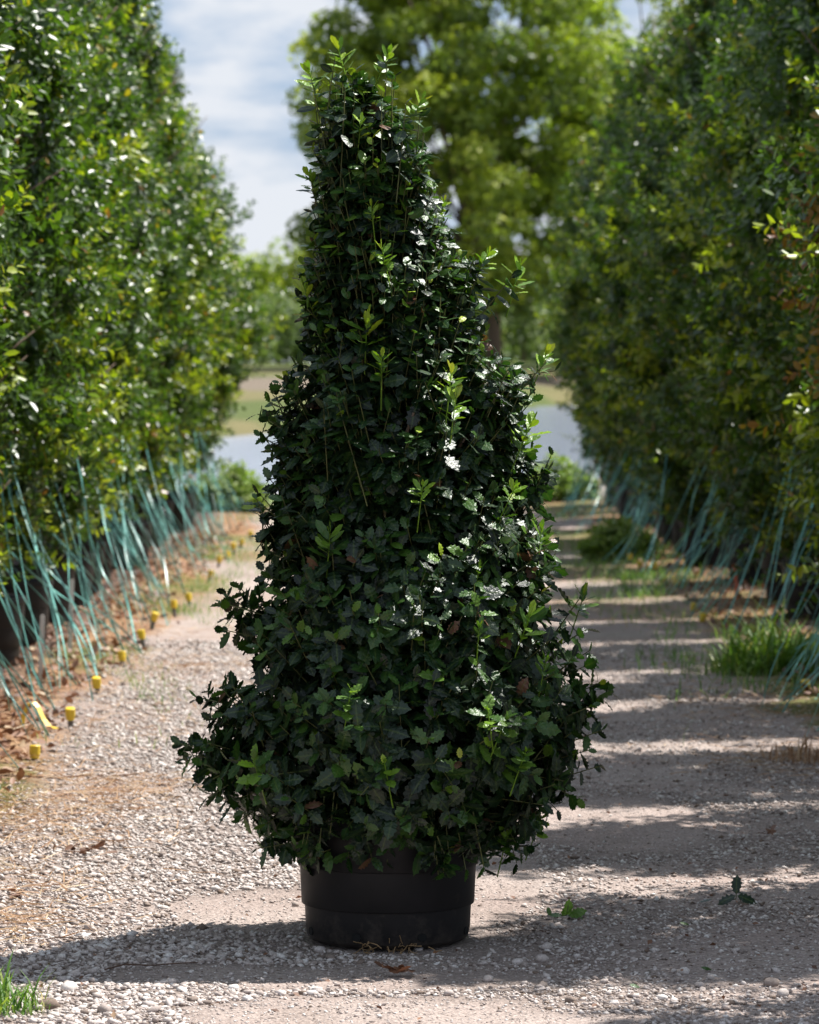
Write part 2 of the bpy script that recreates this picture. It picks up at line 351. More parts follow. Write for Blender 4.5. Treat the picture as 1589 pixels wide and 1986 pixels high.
# ------------------------------------------------------------------ leaf shapes and placing
def leaf_template(us, ws, fold=0.18, bend=0.12, wave=0.0):
    """midrib + two serrated edges; unit length along +Y, normal +Z"""
    us = np.array(us); ws = np.array(ws); n = len(us)
    mid = np.stack([0 * us, us, -bend * us ** 2], 1)
    k = np.arange(1, n - 1)
    e = lambda s: np.stack([s * ws[k], us[k], -bend * us[k] ** 2 + fold * ws[k] + wave * np.where(k % 2 == 0, 1, -1) * ws[k]], 1)
    V = np.concatenate([mid, e(-1), e(1)]); m = n - 2; F = []
    Lf = lambda j: n + j - 1; Rt = lambda j: n + m + j - 1
    F += [(0, 1, Lf(1)), (0, Rt(1), 1)]
    for j in range(1, n - 2):
        F += [(j, j + 1, Lf(j + 1)), (j, Lf(j + 1), Lf(j)), (j, Rt(j), Rt(j + 1)), (j, Rt(j + 1), j + 1)]
    F += [(n - 2, n - 1, Lf(n - 2)), (n - 2, Rt(n - 2), n - 1)]
    mids = np.concatenate([np.ones(n), np.zeros(2 * m)])
    return V, np.array(F), mids
SPINY = leaf_template([0, .06, .18, .27, .38, .48, .60, .68, .80, .86, 1.0], [0, .03, .21, .17, .29, .22, .30, .20, .21, .10, 0], -0.06, 0.26, 0.12)
OVAL = leaf_template([0, .06, .20, .32, .46, .60, .74, .87, 1.0], [0, .03, .18, .235, .275, .265, .235, .14, 0], -0.16, 0.32, 0.04)
YOUNG = leaf_template([0, .08, .30, .42, .55, .66, .80, 1.0], [0, .03, .15, .145, .20, .165, .16, 0], 0.25, -0.04, 0.05)
SIMPLE = (np.array([(0, 0, 0), (-.22, .32, .05), (-.21, .68, .03), (0, 1, -.06), (.21, .68, .03), (.22, .32, .05)], float),
          np.array([(0, 2, 1), (0, 3, 2), (0, 4, 3), (0, 5, 4)]), np.zeros(6))
CARD = (np.array([(0, 0, 0), (-.33, .5, .08), (0, 1, -.05), (.33, .5, .08)], float), np.array([(0, 2, 1), (0, 3, 2)]), np.zeros(4))

def place(tmpl, P, D, N, S, T):
    """leaf copies: base P, direction D, normal N, size S, tint T -> V, F, mid, tint"""
    V, F, mid = tmpl
    D = nrm(D); Sd = nrm(np.cross(D, N)); Nn = np.cross(Sd, D)
    W = (P[:, None] + S[:, None, None] * (V[None, :, 0:1] * Sd[:, None] + V[None, :, 1:2] * D[:, None] + V[None, :, 2:3] * Nn[:, None])).reshape(-1, 3)
    n = len(V); FF = (np.arange(len(P))[:, None, None] * n + F[None]).reshape(-1, 3)
    return W, FF, np.tile(mid, len(P)), np.repeat(T, n)
def join(parts):
    Vs, Fs, ms, ts = [], [], [], []; o = 0
    for V, F, m, t in parts:
        Vs.append(V); Fs.append(F + o); ms.append(m); ts.append(t); o += len(V)
    return np.concatenate(Vs), np.concatenate(Fs), np.concatenate(ms), np.concatenate(ts)

def shoot_leaves(T, S, L, nl, size, r, alpha=(35, 78), droop=0.0, jitter=0.25):
    """leaves in a spiral down each shoot: tip T, direction S (k,3), length L (k,), nl leaves"""
    k = len(T); S = nrm(S)
    ref = np.where(np.abs(S[:, 2:3]) < 0.9, np.array([[0, 0, 1.]]), np.array([[1., 0, 0]]))
    A = nrm(np.cross(S, ref)); B = np.cross(S, A)
    i = np.arange(nl)[None, :]; f = (i + r.uniform(-.3, .3, (k, nl))) / nl
    P = T[:, None] - S[:, None] * (L[:, None] * np.clip(f, 0, 1))[..., None]
    ph = i * 2.3999 + r.uniform(0, 6.28, (k, 1)) + r.normal(0, .3, (k, nl))
    rad = A[:, None] * np.cos(ph)[..., None] + B[:, None] * np.sin(ph)[..., None]
    al = np.radians(alpha[0] + (alpha[1] - alpha[0]) * np.clip(f * 2.2, 0, 1) + r.normal(0, 9, (k, nl)))
    D = S[:, None] * np.cos(al)[..., None] + rad * np.sin(al)[..., None]
    D[..., 2] -= droop
    D = nrm(D + r.normal(0, jitter * .35, D.shape))
    N = nrm(S[:, None] - D * (S[:, None] * D).sum(-1, keepdims=True) + r.normal(0, jitter, D.shape))
    sz = size * (0.55 + 0.45 * np.clip(f * 4, 0, 1)) * r.uniform(.68, 1.22, (k, nl))
    return P.reshape(-1, 3), D.reshape(-1, 3), N.reshape(-1, 3), sz.ravel(), f.ravel()

def stems(T, S, L, rad, k=3):
    """thin prisms along shoots"""
    n = len(T); S = nrm(S); B = T - S * L[:, None]
    A = nrm(np.cross(S, np.array([[.3, .5, .81]]))); C = np.cross(S, A); V = []
    for base, rr in ((B, rad), (T, rad * .6)):
        for j in range(k):
            an = 2 * math.pi * j / k; V.append(base + (A * math.cos(an) + C * math.sin(an)) * rr)
    V = np.stack(V, 1).reshape(-1, 3)
    F = np.array([(j, (j + 1) % k, k + (j + 1) % k, k + j) for j in range(k)])
    return V, (np.arange(n)[:, None, None] * 2 * k + F[None]).reshape(-1, 4)

# ------------------------------------------------------------------ the holly in its pot
HY = 8.97                                    # depth of the holly's stem
prof_px = [(150, 690, 700), (190, 662, 735), (240, 625, 780), (300, 606, 812), (350, 606, 826), (400, 608, 846), (450, 606, 872),
           (500, 600, 895), (560, 602, 915), (620, 602, 930), (680, 590, 955), (720, 575, 1005), (760, 552, 1030), (800, 530, 1025), (850, 528, 1030), (900, 526, 1048),
           (950, 522, 1048), (1000, 524, 1052), (1050, 526, 1064), (1100, 508, 1070), (1150, 466, 1100), (1200, 456, 1124), (1250, 464, 1130), (1300, 438, 1140),
           (1350, 420, 1158), (1400, 404, 1158), (1450, 392, 1146), (1500, 404, 1130), (1540, 424, 1104), (1580, 470, 1062), (1620, 510, 1015), (1660, 560, 960)]
PZ = np.array([wz(p[0], HY) for p in prof_px])[::-1]; PL = np.array([wx(p[1], HY) for p in prof_px])[::-1]; PR = np.array([wx(p[2], HY) for p in prof_px])[::-1]
def holly_section(z):
    l = np.interp(z, PZ, PL) - .018 * (1 - sstep(1.75, 1.95, z)) * sstep(.2, .45, z) - .016 * sstep(.65, .85, z) * (1 - sstep(1.15, 1.35, z)); r_ = np.interp(z, PZ, PR) + .022 * (1 - sstep(1.3, 1.5, z)) * sstep(.3, .5, z) + .022 * sstep(1.45, 1.6, z) * (1 - sstep(1.85, 1.98, z)); c = (l + r_) / 2
    return c, (r_ - l) / 2
def build_holly():
    r = np.random.default_rng(5)
    root_z = 0.26
    root = empty('holly_shrub', (0.0, HY, root_z), 'tall cone-shaped holly shrub with dark glossy spiny leaves growing in black pot', 'shrub')
    off = np.array([0.0, HY, root_z])
    # shoots
    zz = np.linspace(PZ[0], PZ[-1], 400); _, rr = holly_section(zz); wgt = (rr + 0.02) * (1 + 1.1 * sstep(.75, 1.5, zz)); cdf = np.cumsum(wgt); cdf /= cdf[-1]
    n = 2150
    z = np.interp(r.random(n), cdf, zz); an = r.uniform(0, 2 * math.pi, n)
    c, hr = holly_section(z)
    lump = 1 + 0.08 * vnoise(an * 2.2, z * 7, 61) - 0.30 * np.clip(vnoise(an * 2.6, z * 9, 62) - .10, 0, 1)
    depth = np.where(r.random(n) < 0.72, r.uniform(.80, .97, n), r.uniform(.45, .8, n)) * np.minimum(lump, 1.06)
    dirx = np.cos(an); diry = np.sin(an)
    T = np.stack([c + hr * depth * dirx, HY + hr * depth * diry, z], 1)
    hf = (z - PZ[0]) / (PZ[-1] - PZ[0])
    up = np.where(hf > .5, 1.6 + 1.5 * (hf - .5), 0.25 + 1.1 * np.clip(hf, 0, .5) * 2)
    up = np.where(hf < .12, -0.35 + r.normal(0, .4, n), up)
    S = nrm(np.stack([dirx, diry, up], 1) + r.normal(0, .28, (n, 3)))
    L = np.where(hf > .55, r.uniform(.12, .22, n), r.uniform(.08, .15, n))
    T = T + S * 0.01
    # outstanding tips seen against the background
    tips = [(655, 88, .15, 1), (752, 98, .05, 1), (600, 132, -.2, 1), (818, 188, .1, 1), (1012, 512, .8, 1), (945, 486, .4, 1), (1075, 682, .9, 1), (1105, 715, 1.4, .2),
            (475, 790, -1, .5), (496, 800, -1, .6), (410, 1160, -1, .3), (432, 1140, -.5, 1), (352, 1345, -1.3, .3), (325, 1430, -1.3, .35), (352, 1425, -.5, 1), (328, 1478, -1.4, .0), (380, 1555, -1, -.6), (440, 1575, -.4, -1),
            (1190, 1480, 1.2, .4), (1140, 1555, .9, -.5), (1100, 1560, .3, -1), (1140, 1140, .7, 1), (1180, 1350, 1, .5), (1190, 1400, 1, .4), (475, 962, -.8, 1), (500, 1000, -.7, .8), (600, 330, -.2, 1), (575, 520, -.4, 1),
            (1085, 900, 1, .5), (1080, 960, 1, .6), (1050, 810, .8, .8), (1165, 1210, 1, .6), (405, 1215, -1, .2), (540, 720, -1, .5), (475, 1635, -1, -.15), (510, 1650, -.5, -1), (545, 1640, -.3, -1),
            (850, 1700, .1, -1), (880, 1685, .4, -1), (1000, 1680, .5, -1), (1055, 1640, 1, -.2), (620, 1640, -.1, -1), (700, 1600, 0, -1), (780, 1630, .1, -1), (920, 1660, .3, -1), (690, 112, .1, 1), (1085, 1050, 1, .4), (490, 1110, -1, .2), (965, 560, .6, 1), (870, 390, .3, 1), (740, 180, 0, 1), (640, 130, 0, 1), (770, 120, .1, 1), (1000, 1640, .5, -.8), (965, 1640, .3, -1), (1030, 1610, .8, -.5), (1010, 1700, .3, -1), (940, 1690, .2, -1), (530, 1610, -.6, -.8), (500, 1625, -.8, -.6), (560, 1600, -.4, -1), (1100, 1590, .7, -.7), (1060, 1600, .5, -.9), (870, 1660, .1, -1), (640, 1620, -.1, -1), (590, 1650, -.2, -1), (690, 160, .05, 1), (625, 190, -.1, 1), (790, 180, .1, 1), (665, 130, 0, 1), (648, 110, -.05, 1), (672, 150, .05, 1), (760, 130, 0, 1), (745, 150, -.05, 1), (608, 165, -.1, 1), (825, 225, .1, 1), (600, 1600, -.2, -1), (650, 1590, -.1, -1), (720, 1610, 0, -1), (760, 1600, .1, -1), (830, 1620, .1, -1), (895, 1640, .2, -1), (560, 1625, -.4, -1), (860, 1695, .1, -1), (905, 1690, .2, -1), (840, 1670, 0, -1), (690, 1625, 0, -1), (585, 1640, -.2, -1), (1020, 1665, .5, -.9), (980, 1655, .3, -1), (515, 1645, -.6, -.8), (330, 1455, -1.2, .2), (365, 1500, -1, -.2), (415, 1175, -1, .5), (500, 930, -.8, .7), (495, 1060, -1, .3), (480, 830, -1, .6)]
    tT = np.array([(wx(px, HY), (HY - .262 + r.uniform(-.012, .012)) if (py > 1580 and 555 < px < 960) else HY + r.uniform(-.12, .06) - (.1 if py > 1590 else 0), wz(py, HY)) for px, py, *_ in tips]); tS = nrm(np.array([(sx, r.uniform(-.3, .1), sz) for _, _, sx, sz in tips]))
    tL = np.where([t[1] < 330 for t in tips], r.uniform(.17, .22, len(tips)), r.uniform(.10, .17, len(tips))); tT = tT - tS * 0.035
    T = np.concatenate([T, tT]); S = np.concatenate([S, tS]); L = np.concatenate([L, tL]); n = len(T)
    hfa = (T[:, 2] - PZ[0]) / (PZ[-1] - PZ[0])
    P, D, N, sz, f = shoot_leaves(T, S, L, 11, 0.057, r, alpha=(32, 98), droop=0.08, jitter=.32)
    hz = (P[:, 2] - PZ[0]) / (PZ[-1] - PZ[0])
    sz *= 1 - .17 * sstep(.35, .75, hz)
    tint = np.clip(r.normal(.28, .20, len(P)) + .10 * np.repeat(r.normal(0, 1, n), 11), 0, .68)
    tint = np.where((f < .22) & (r.random(len(P)) < .55), r.uniform(.62, .78, len(P)), tint)
    flush = np.repeat((r.random(n) < .02 + .12 * sstep(.45, .95, hfa) + .06 * (T[:, 0] > .12)), 11)
    tint = np.where(flush & (f < .5), np.clip(.86 - .36 * f / .5 + r.normal(0, .05, len(P)), .3, .93), tint)
    tint = np.where(r.random(len(P)) < .008, 1.0, tint)
    ok = np.ones(len(P), bool)                                        # keep the pot's face clear of stray leaves
    inpot = (P[:, 2] < .30) & (np.hypot(P[:, 0] - .005, P[:, 1] - HY) < .215); ok &= ~inpot
    spiny = (hz < .62) | (r.random(len(P)) < .25)
    # the 300 leaves that show largest towards the lane
    view = nrm(np.array([[0, 0, CAM_H]]) - P); c, hr = holly_section(P[:, 2])
    out_ = np.hypot(P[:, 0] - c, P[:, 1] - HY) / np.maximum(hr, .05)
    score = np.abs((N * view).sum(1)) * sz / .054 + 1.2 * (out_ - .85) + np.where(P[:, 1] < HY, .25, -1) - 1.5 * (P[:, 1] - HY > 0) + r.uniform(0, .25, len(P))
    score = np.where(ok, score, -9)
    idx = np.argsort(-score)[:300]; pick = np.zeros(len(P), bool); pick[idx] = True
    rest = ok & ~pick
    a = rest & spiny; b = rest & ~spiny
    V, F, mid, tt = join([place(SPINY, P[a], D[a], N[a], sz[a], tint[a]), place(OVAL, P[b], D[b], N[b], sz[b], tint[b])])
    tag(obj('foliage', mesh('foliage', V - off, F, M_holly, True, mid=mid, tint=tt), root), kind='stuff')
    variants = {}
    for sp, tm in ((True, SPINY), (False, OVAL)):
        for q in range(8):
            tv = [.08, .18, .26, .32, .38, .46, .58, .72][q]
            variants[(sp, q)] = mesh('holly_leaf', tm[0] * [1, 1, .7 + .1 * q], tm[1], M_holly, True, mid=tm[2], tint=np.full(len(tm[0]), tv))
    qs = np.array([.08, .18, .26, .32, .38, .46, .58, .72])
    for i in idx:
        q = int(np.argmin(np.abs(qs - tint[i]))); o = obj('leaf', variants[(bool(spiny[i]), q)], root)
        d = Vector(nrm(D[i])); s = d.cross(Vector(N[i])).normalized(); nn = s.cross(d)
        m = Matrix((s, d, nn)).transposed() * float(sz[i]); m = m.to_4x4(); m.translation = Vector(P[i] - off); o.matrix_basis = m
    SV, SF = stems(T, S, L * 1.35, 0.0022)
    tag(obj('twigs', mesh('twigs', SV - off, SF, M_twig), root), kind='stuff')
    # woody frame
    tb = TB(); tb.tube([(0, 0, -.02), (.005, 0, .5), (-.01, .01, 1.0), (-.03, 0, 1.45), (-.04, 0, 1.72)], [.022, .018, .010, .005, .002], 8)
    obj('trunk', tb.mesh('trunk', M_bark, True), root)
    tb = TB()
    for q in range(70):
        zb = r.uniform(.02, .95); a_ = r.uniform(0, 6.28); zt = zb + r.uniform(.08, .3); c1, h1 = holly_section(zt + root_z)
        tb.tube([(0, 0, zb), (c1 * .5 + h1 * .4 * math.cos(a_), h1 * .4 * math.sin(a_), zb + (zt - zb) * .4), (c1 + h1 * .62 * math.cos(a_), h1 * .62 * math.sin(a_), zt)], [.008, .006, .003], 5)
    tag(obj('branches', tb.mesh('branches', M_bark, True), root), kind='stuff')
    # fresh yellow-green shoots
    ys = [(655, 92, 1.0), (600, 140, .9), (755, 105, .8), (818, 195, .7), (700, 235, .6), (598, 340, .8), (720, 400, .6), (862, 390, .6), (948, 490, .8), (1008, 515, 1.0), (740, 480, .7),
          (712, 620, 1.25), (740, 690, .8), (590, 560, 1.1), (875, 720, .9), (885, 765, 1.0), (1060, 685, .9), (1030, 820, 1.1), (820, 940, .7), (1000, 945, .6), (640, 1035, 1.0),
          (930, 1100, .6), (1135, 1150, 1.0), (1050, 1030, .9), (1030, 1190, 1.1), (930, 1215, .6), (680, 1340, 1.0), (945, 1370, 1.0), (985, 1390, .9), (490, 1475, 1.2), (1020, 1460, .9), (745, 1480, .8), (1050, 1590, .8), (985, 1620, .8), (1060, 1280, .7)]
    for px, py, s_ in ys:
        zt = wz(py, HY); c1, h1 = holly_section(zt); X = wx(px, HY); q = np.clip((X - c1) / max(h1, .03), -1, 1)
        Yt = HY - h1 * math.sqrt(max(0, 1 - q * q)) * .97 - .01; X = X * Yt / HY; zt = CAM_H + (zt - CAM_H) * Yt / HY
        base = np.array([X, Yt + .02, zt - .04 * s_]); upd = np.array([q * .35 + r.normal(0, .15), -.25 - (.35 if py > 900 else 0), 1.0])
        t_ = np.array([[X, Yt, zt]]); S1 = nrm(upd[None])
        p2, d2, n2, s2, f2 = shoot_leaves(t_, S1, np.array([.075 * s_]), 12, .050 * s_, r, alpha=(16, 66), jitter=.2)
        V, F, mid, tt = place(YOUNG if py < 1300 else SPINY, p2, d2, n2, s2 * (1 if py < 1300 else .86), np.clip((r.uniform(.76, .90, len(p2)) if py < 1000 else r.uniform(.68, .83, len(p2))) + .06 * (f2 < .2), 0, .95))
        SV, SF = stems(t_, S1, np.array([.13]), .0022)
        F = np.concatenate([F, np.concatenate([SF[:, [0, 1, 2]], SF[:, [0, 2, 3]]]) + len(V)])
        V = np.concatenate([V, SV]); mid = np.concatenate([mid, np.zeros(len(SV))]); tt = np.concatenate([tt, np.full(len(SV), .84)])
        tag(obj('young_shoot', mesh('young_shoot', V - base, F, M_holly, True, mid=mid, tint=tt), root, base - off), 'bright yellow-green new leaf shoot')
build_holly()

POT_H = 0.315
def pot_meshes():
    tb = TB()
    tb.lathe([(0.02, .008), (.180, .008), (.190, .016), (.1945, .035), (.1960, .070), (.1972, .092), (.2035, .0935), (.2048, .097), (.2085, .186), (.2145, .1875), (.2158, .191),
              (.2205, .285), (.2265, .286), (.2305, .292), (.2305, POT_H), (.222, POT_H + .002), (.216, POT_H), (.212, .28), (.198, .10)], 64)
    body = tb.mesh('pot_body', M_pot, True)
    try: body.set_sharp_from_angle(angle=R(32))
    except Exception: pass
    tb = TB(); tb.lathe([(0.0005, .292), (.08, .297), (.15, .290), (.2125, .285)], 32)
    soil = tb.mesh('pot_soil', M_soil, True)
    tb = TB(); V = []; k = 14                                           # drain hole: black disc proud of the wall, its colour painting the hollow's shade
    for rr, yy in ((.0120, .001), (.0112, -.0022), (.0100, -.0016)):
        for j in range(k):
            an = 2 * math.pi * j / k; V.append((rr * math.cos(an), yy, rr * .85 * math.sin(an)))
    F = [(a * k + j, a * k + (j + 1) % k, (a + 1) * k + (j + 1) % k, (a + 1) * k + j) for a in range(2) for j in range(k)] + [tuple(range(2 * k, 3 * k))]
    tb.add(V, F); hole = tb.mesh('drain_hole', plain('drain_hole_shade', (0.004, 0.004, 0.004), 0.9, .1), False)
    return body, soil, hole
POT_BODY, POT_SOIL, POT_HOLE = pot_meshes()
def pot(loc, label, group=None, holes=False, s=1.0, rz=0.0):
    p = empty('nursery_pot', loc, label, 'plant pot', group, rz, s)
    obj('pot_body', POT_BODY, p); obj('soil', POT_SOIL, p)
    if holes:
        for a in (-158, -112, -66, -20, 40, 100):
            h = obj('drain_hole', POT_HOLE, p, (.1945 * math.cos(R(a)), .1945 * math.sin(R(a)), .034)); h.rotation_euler = (0, 0, R(a + 90))
    return p
g0 = float(gh(0.005, HY))
hp = pot((wx(752, HY), HY, g0 - .004), 'wide black plastic nursery pot holding the tall holly shrub', holes=True)

# dry roots poking out from under the pot
def build_roots():
    r = np.random.default_rng(3); tb = TB()
    for i in range(26):
        x = r.uniform(-.06, .10); pts = [(x, -.178, .012)]; d = np.array([r.normal(0, .4), -1, r.uniform(0, 1.2)])
        p = np.array(pts[0])
        for k in range(5):
            d = d + r.normal(0, .5, 3) - np.array([0, 0, .4]); p = p + nrm(d) * r.uniform(.006, .014); p[2] = max(p[2], .002); pts.append(tuple(p))
        tb.tube(pts, [.0012] * len(pts), 3)
    m = plain('dry_root', (0.30, 0.19, 0.09), .8, .3, 60)
    tag(obj('dry_roots', tb.mesh('dry_roots', m), hp), kind='stuff')
build_roots()

# ------------------------------------------------------------------ rows of potted evergreen trees
def crown_mesh(seed, h=4.0, rad=.66, nshoot=2200, nl=14, leaf=.058, brown=None):
    r = np.random.default_rng(seed)
    zc = np.array([.34, .55, .9, 1.3, 1.8, 2.3, 2.8, 3.2, 3.6, 3.85, 4.0]) / 4.0 * h; rc = np.array([.24, .41, .54, .66, .73, .68, .52, .36, .21, .10, .03]) / .68 * rad
    zz = np.linspace(zc[0], zc[-1], 300); cdf = np.cumsum(np.interp(zz, zc, rc) + .12); cdf /= cdf[-1]
    nc = 190; cz = np.interp(r.random(nc), cdf, zz); ca = r.uniform(0, 6.283, nc)
    cr_ = np.interp(cz, zc, rc) * r.uniform(.66, 1.04, nc) * (1 + .22 * vnoise(ca * 1.6, cz * 2.4, seed))
    per = nshoot // nc; cz = np.repeat(cz, per); ca = np.repeat(ca, per); cr_ = np.repeat(cr_, per); m = len(cz)
    big = np.repeat(r.uniform(.055, .115, nc), per)
    T = np.stack([cr_ * np.cos(ca), cr_ * np.sin(ca), cz], 1); off = r.normal(0, 1, (m, 3)) * big[:, None]; off[:, 2] *= 1.25
    S = np.stack([np.cos(ca), np.sin(ca), .35 + 1.3 * np.clip((cz - h * .3) / (h * .7), 0, 1)], 1) * .8 + off / big[:, None] * .6
    T = T + off
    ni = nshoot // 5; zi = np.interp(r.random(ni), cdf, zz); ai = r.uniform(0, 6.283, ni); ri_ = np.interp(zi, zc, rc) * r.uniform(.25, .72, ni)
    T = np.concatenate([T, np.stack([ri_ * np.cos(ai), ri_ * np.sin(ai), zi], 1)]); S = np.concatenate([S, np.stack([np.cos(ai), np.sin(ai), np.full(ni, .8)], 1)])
    T[:, 0] += .06 * np.sin(T[:, 2] * 1.3 + seed)
    nshoot = len(T); S = nrm(nrm(S) + r.normal(0, .25, (nshoot, 3))); z = T[:, 2]; an = np.arctan2(T[:, 1], T[:, 0])
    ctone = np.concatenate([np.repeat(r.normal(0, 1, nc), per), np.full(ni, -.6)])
    L = r.uniform(.14, .28, nshoot)
    P, D, N, sz, f = shoot_leaves(T, S, L, nl, leaf, r, alpha=(30, 75), droop=.1, jitter=.4)
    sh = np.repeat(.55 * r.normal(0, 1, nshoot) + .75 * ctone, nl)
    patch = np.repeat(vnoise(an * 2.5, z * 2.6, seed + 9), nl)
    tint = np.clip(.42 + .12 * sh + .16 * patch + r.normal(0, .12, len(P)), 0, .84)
    tint = np.where((sh > .75) & (f < .6), r.uniform(.80, .92, len(P)), tint)  # bright shoot tips: new growth, also painting in sun showing through
    tint = np.where(r.random(len(P)) < .012, r.uniform(.93, 1, len(P)), tint)
    if brown:
        for (ba, bz, bs) in brown:
            d = np.sqrt(((np.angle(np.exp(1j * (np.repeat(an, nl) - ba)))) * .6 / bs) ** 2 + ((np.repeat(z, nl) - bz) / bs) ** 2)
            tint = np.where((d < 1) & (r.random(len(P)) < .75), r.uniform(.95, 1, len(P)), tint)
    V, F, mid, tt = place(SIMPLE, P, D, N, sz, tint)
    return mesh('crown', V, F, M_hedge, False, tint=tt)
def trunk_mesh(seed, h=4.0):
    r = np.random.default_rng(seed); tb = TB()
    sway = lambda z: .06 * math.sin(z * 1.3 + seed) * min(1, z)
    tb.tube([(sway(z), 0, z) for z in np.linspace(0, h * .9, 9)], list(np.linspace(.032, .006, 9)), 7)
    for i in range(46):
        z = r.uniform(.35, h * .85); a = r.uniform(0, 6.28); l = .62 * (1 - abs(z - 1.7) / 3.2)
        tb.tube([(sway(z), 0, z), (sway(z) + .5 * l * math.cos(a), .5 * l * math.sin(a), z + .12), (sway(z) + l * math.cos(a), l * math.sin(a), z + .32)], [.011, .008, .003], 4)
    return tb.mesh('trunk', M_bark, True)
CROWNS = [crown_mesh(s) for s in (101, 102, 103)]
CROWN_BROWN = crown_mesh(105, brown=[(3.6, 1.75, .42), (3.3, 1.35, .28), (3.9, 2.4, .2)])
TRUNKS = [trunk_mesh(s) for s in (101, 102, 103, 105)]

def strap_mesh(a, b, seed, wd=.017):
    r = random.Random(seed); V = []; F = []; n = 12
    a = Vector(a); b = Vector(b); t = (b - a).normalized(); s0 = t.cross(Vector((0, 1, .1))).normalized(); u = s0.cross(t)
    tw = r.uniform(-4, 4); ph = r.uniform(0, 3.14); sag = r.uniform(.005, .05); wob = r.uniform(-.04, .04)
    for i in range(n + 1):
        f = i / n; p = a.lerp(b, f) + Vector((wob * math.sin(f * 6.28), wob * math.sin(f * 9.1), -sag * math.sin(math.pi * f)))
        an = ph + tw * f * 3; wv = (s0 * math.cos(an) + u * math.sin(an)) * wd / 2; th = (s0 * -math.sin(an) + u * math.cos(an)) * .0006
        V += [p - wv + th, p + wv + th, p + wv - th, p - wv - th]
        if i:
            q = (i - 1) * 4
            for j in range(4): F.append((q + j, q + (j + 1) % 4, q + 4 + (j + 1) % 4, q + 4 + j))
    F += [(3, 2, 1, 0), tuple(n * 4 + j for j in range(4))]
    return mesh('guy_strap', V, F, M_strap, False)

def tree(x, y, k, label, group, s=1.0, brown=False, has_pot=True, potlabel='', potgroup=''):
    z = float(gh(x, y)); root = empty('evergreen_tree', (x, y, z + (.27 if has_pot else 0)), label, 'tree', group, 0, s)
    vi = k % 3; rot = random.uniform(0, 6.28) if not brown else 0
    for nm, me in (('crown', CROWN_BROWN if brown else CROWNS[vi]), ('trunk', TRUNKS[3 if brown else vi])):
        o = obj(nm, me, root, (0, 0, -.10 if x < 0 else -.26)); o.rotation_euler = (0, 0, rot)
    if has_pot: pot((x, y, z - .004), potlabel, potgroup, False, 1.0, random.uniform(0, 6))
def straps(x, y, side, label, group, n=3):
    for q in range(n):
        zt = random.uniform(.45, 1.5); gx = (x + .60 + random.uniform(-.16, .12)) if side < 0 else (x - .64 + random.uniform(-.12, .18))
        y1 = y + random.uniform(-1.5, 1.1); gz = float(gh(gx, y1))
        ox = random.uniform(.02, .34); a = Vector((x + (ox if side < 0 else -ox), y + random.uniform(-.15, .15), zt)); b = Vector((gx, y1, gz))
        o = obj('guy_strap', strap_mesh(a - b, (0, 0, 0), random.random(), random.choice((.004, .005, .007, .009))), None, b)
        tag(o, label, 'strap', group)

ORD = 'last second third fourth fifth sixth seventh eighth ninth tenth eleventh twelfth thirteenth fourteenth fifteenth sixteenth seventeenth eighteenth nineteenth twentieth'.split()
# sunlit row
lab = 'sunlit leafy evergreen tree in black pot beside the brown leaf litter'
ys = [8.4, 9.9, 11.4] + list(np.arange(12.9, 35.3, 1.42))
for i, y in enumerate(ys):
    x = -1.86 + random.uniform(-.10, .06); s = [.92, .98, .84, .96, .88, 1.0, .86][i % 7]
    last = i == len(ys) - 1
    tree(x, y + random.uniform(-.1, .1), i, 'sunlit leafy evergreen tree at the pond end of its row' if last else f'sunlit leafy evergreen tree, {ORD[len(ys) - 1 - i]} from the pond end of its row', 'evergreen trees in the sunlit row', s,
         potlabel=f'black nursery pot under the {ORD[len(ys) - 1 - i]} sunlit evergreen tree from the pond', potgroup='black pots of the sunlit row')
    if y > 10: straps(x, y, -1, 'thin teal plastic strap tying a sunlit evergreen tree down to the ground', 'teal straps of the sunlit row', 9 if y < 26 else 6)
# shaded row
lab = 'dark shaded evergreen tree in black pot opposite the sunlit row'
ys = list(8.05 + 1.75 * np.arange(18))
for i, y in enumerate(ys):
    x = 2.31 + random.uniform(-.12, .10); y = y + (random.uniform(-.45, .45) if i > 5 else 0); s = [1.02, 1.08, .96, 1.10, 1.0, .90, 1.06][i % 7]; last = i == len(ys) - 1; br = i == 4
    tree(x, y + random.uniform(-.15, .15), i + 2, 'shaded evergreen tree with a patch of brown dead leaves' if br else ('dark shaded evergreen tree at the pond end of its row' if last else f'dark shaded evergreen tree, {ORD[len(ys) - 1 - i]} from the pond end of its row'),
         'evergreen trees in the shaded row', s, br, potlabel=f'black nursery pot under the {ORD[len(ys) - 1 - i]} dark shaded evergreen tree from the pond', potgroup='black pots of the shaded row')
    if y > 12: straps(x, y, 1, 'thin teal plastic strap tying a dark shaded evergreen tree to the ground', 'teal straps of the shaded row', 10)

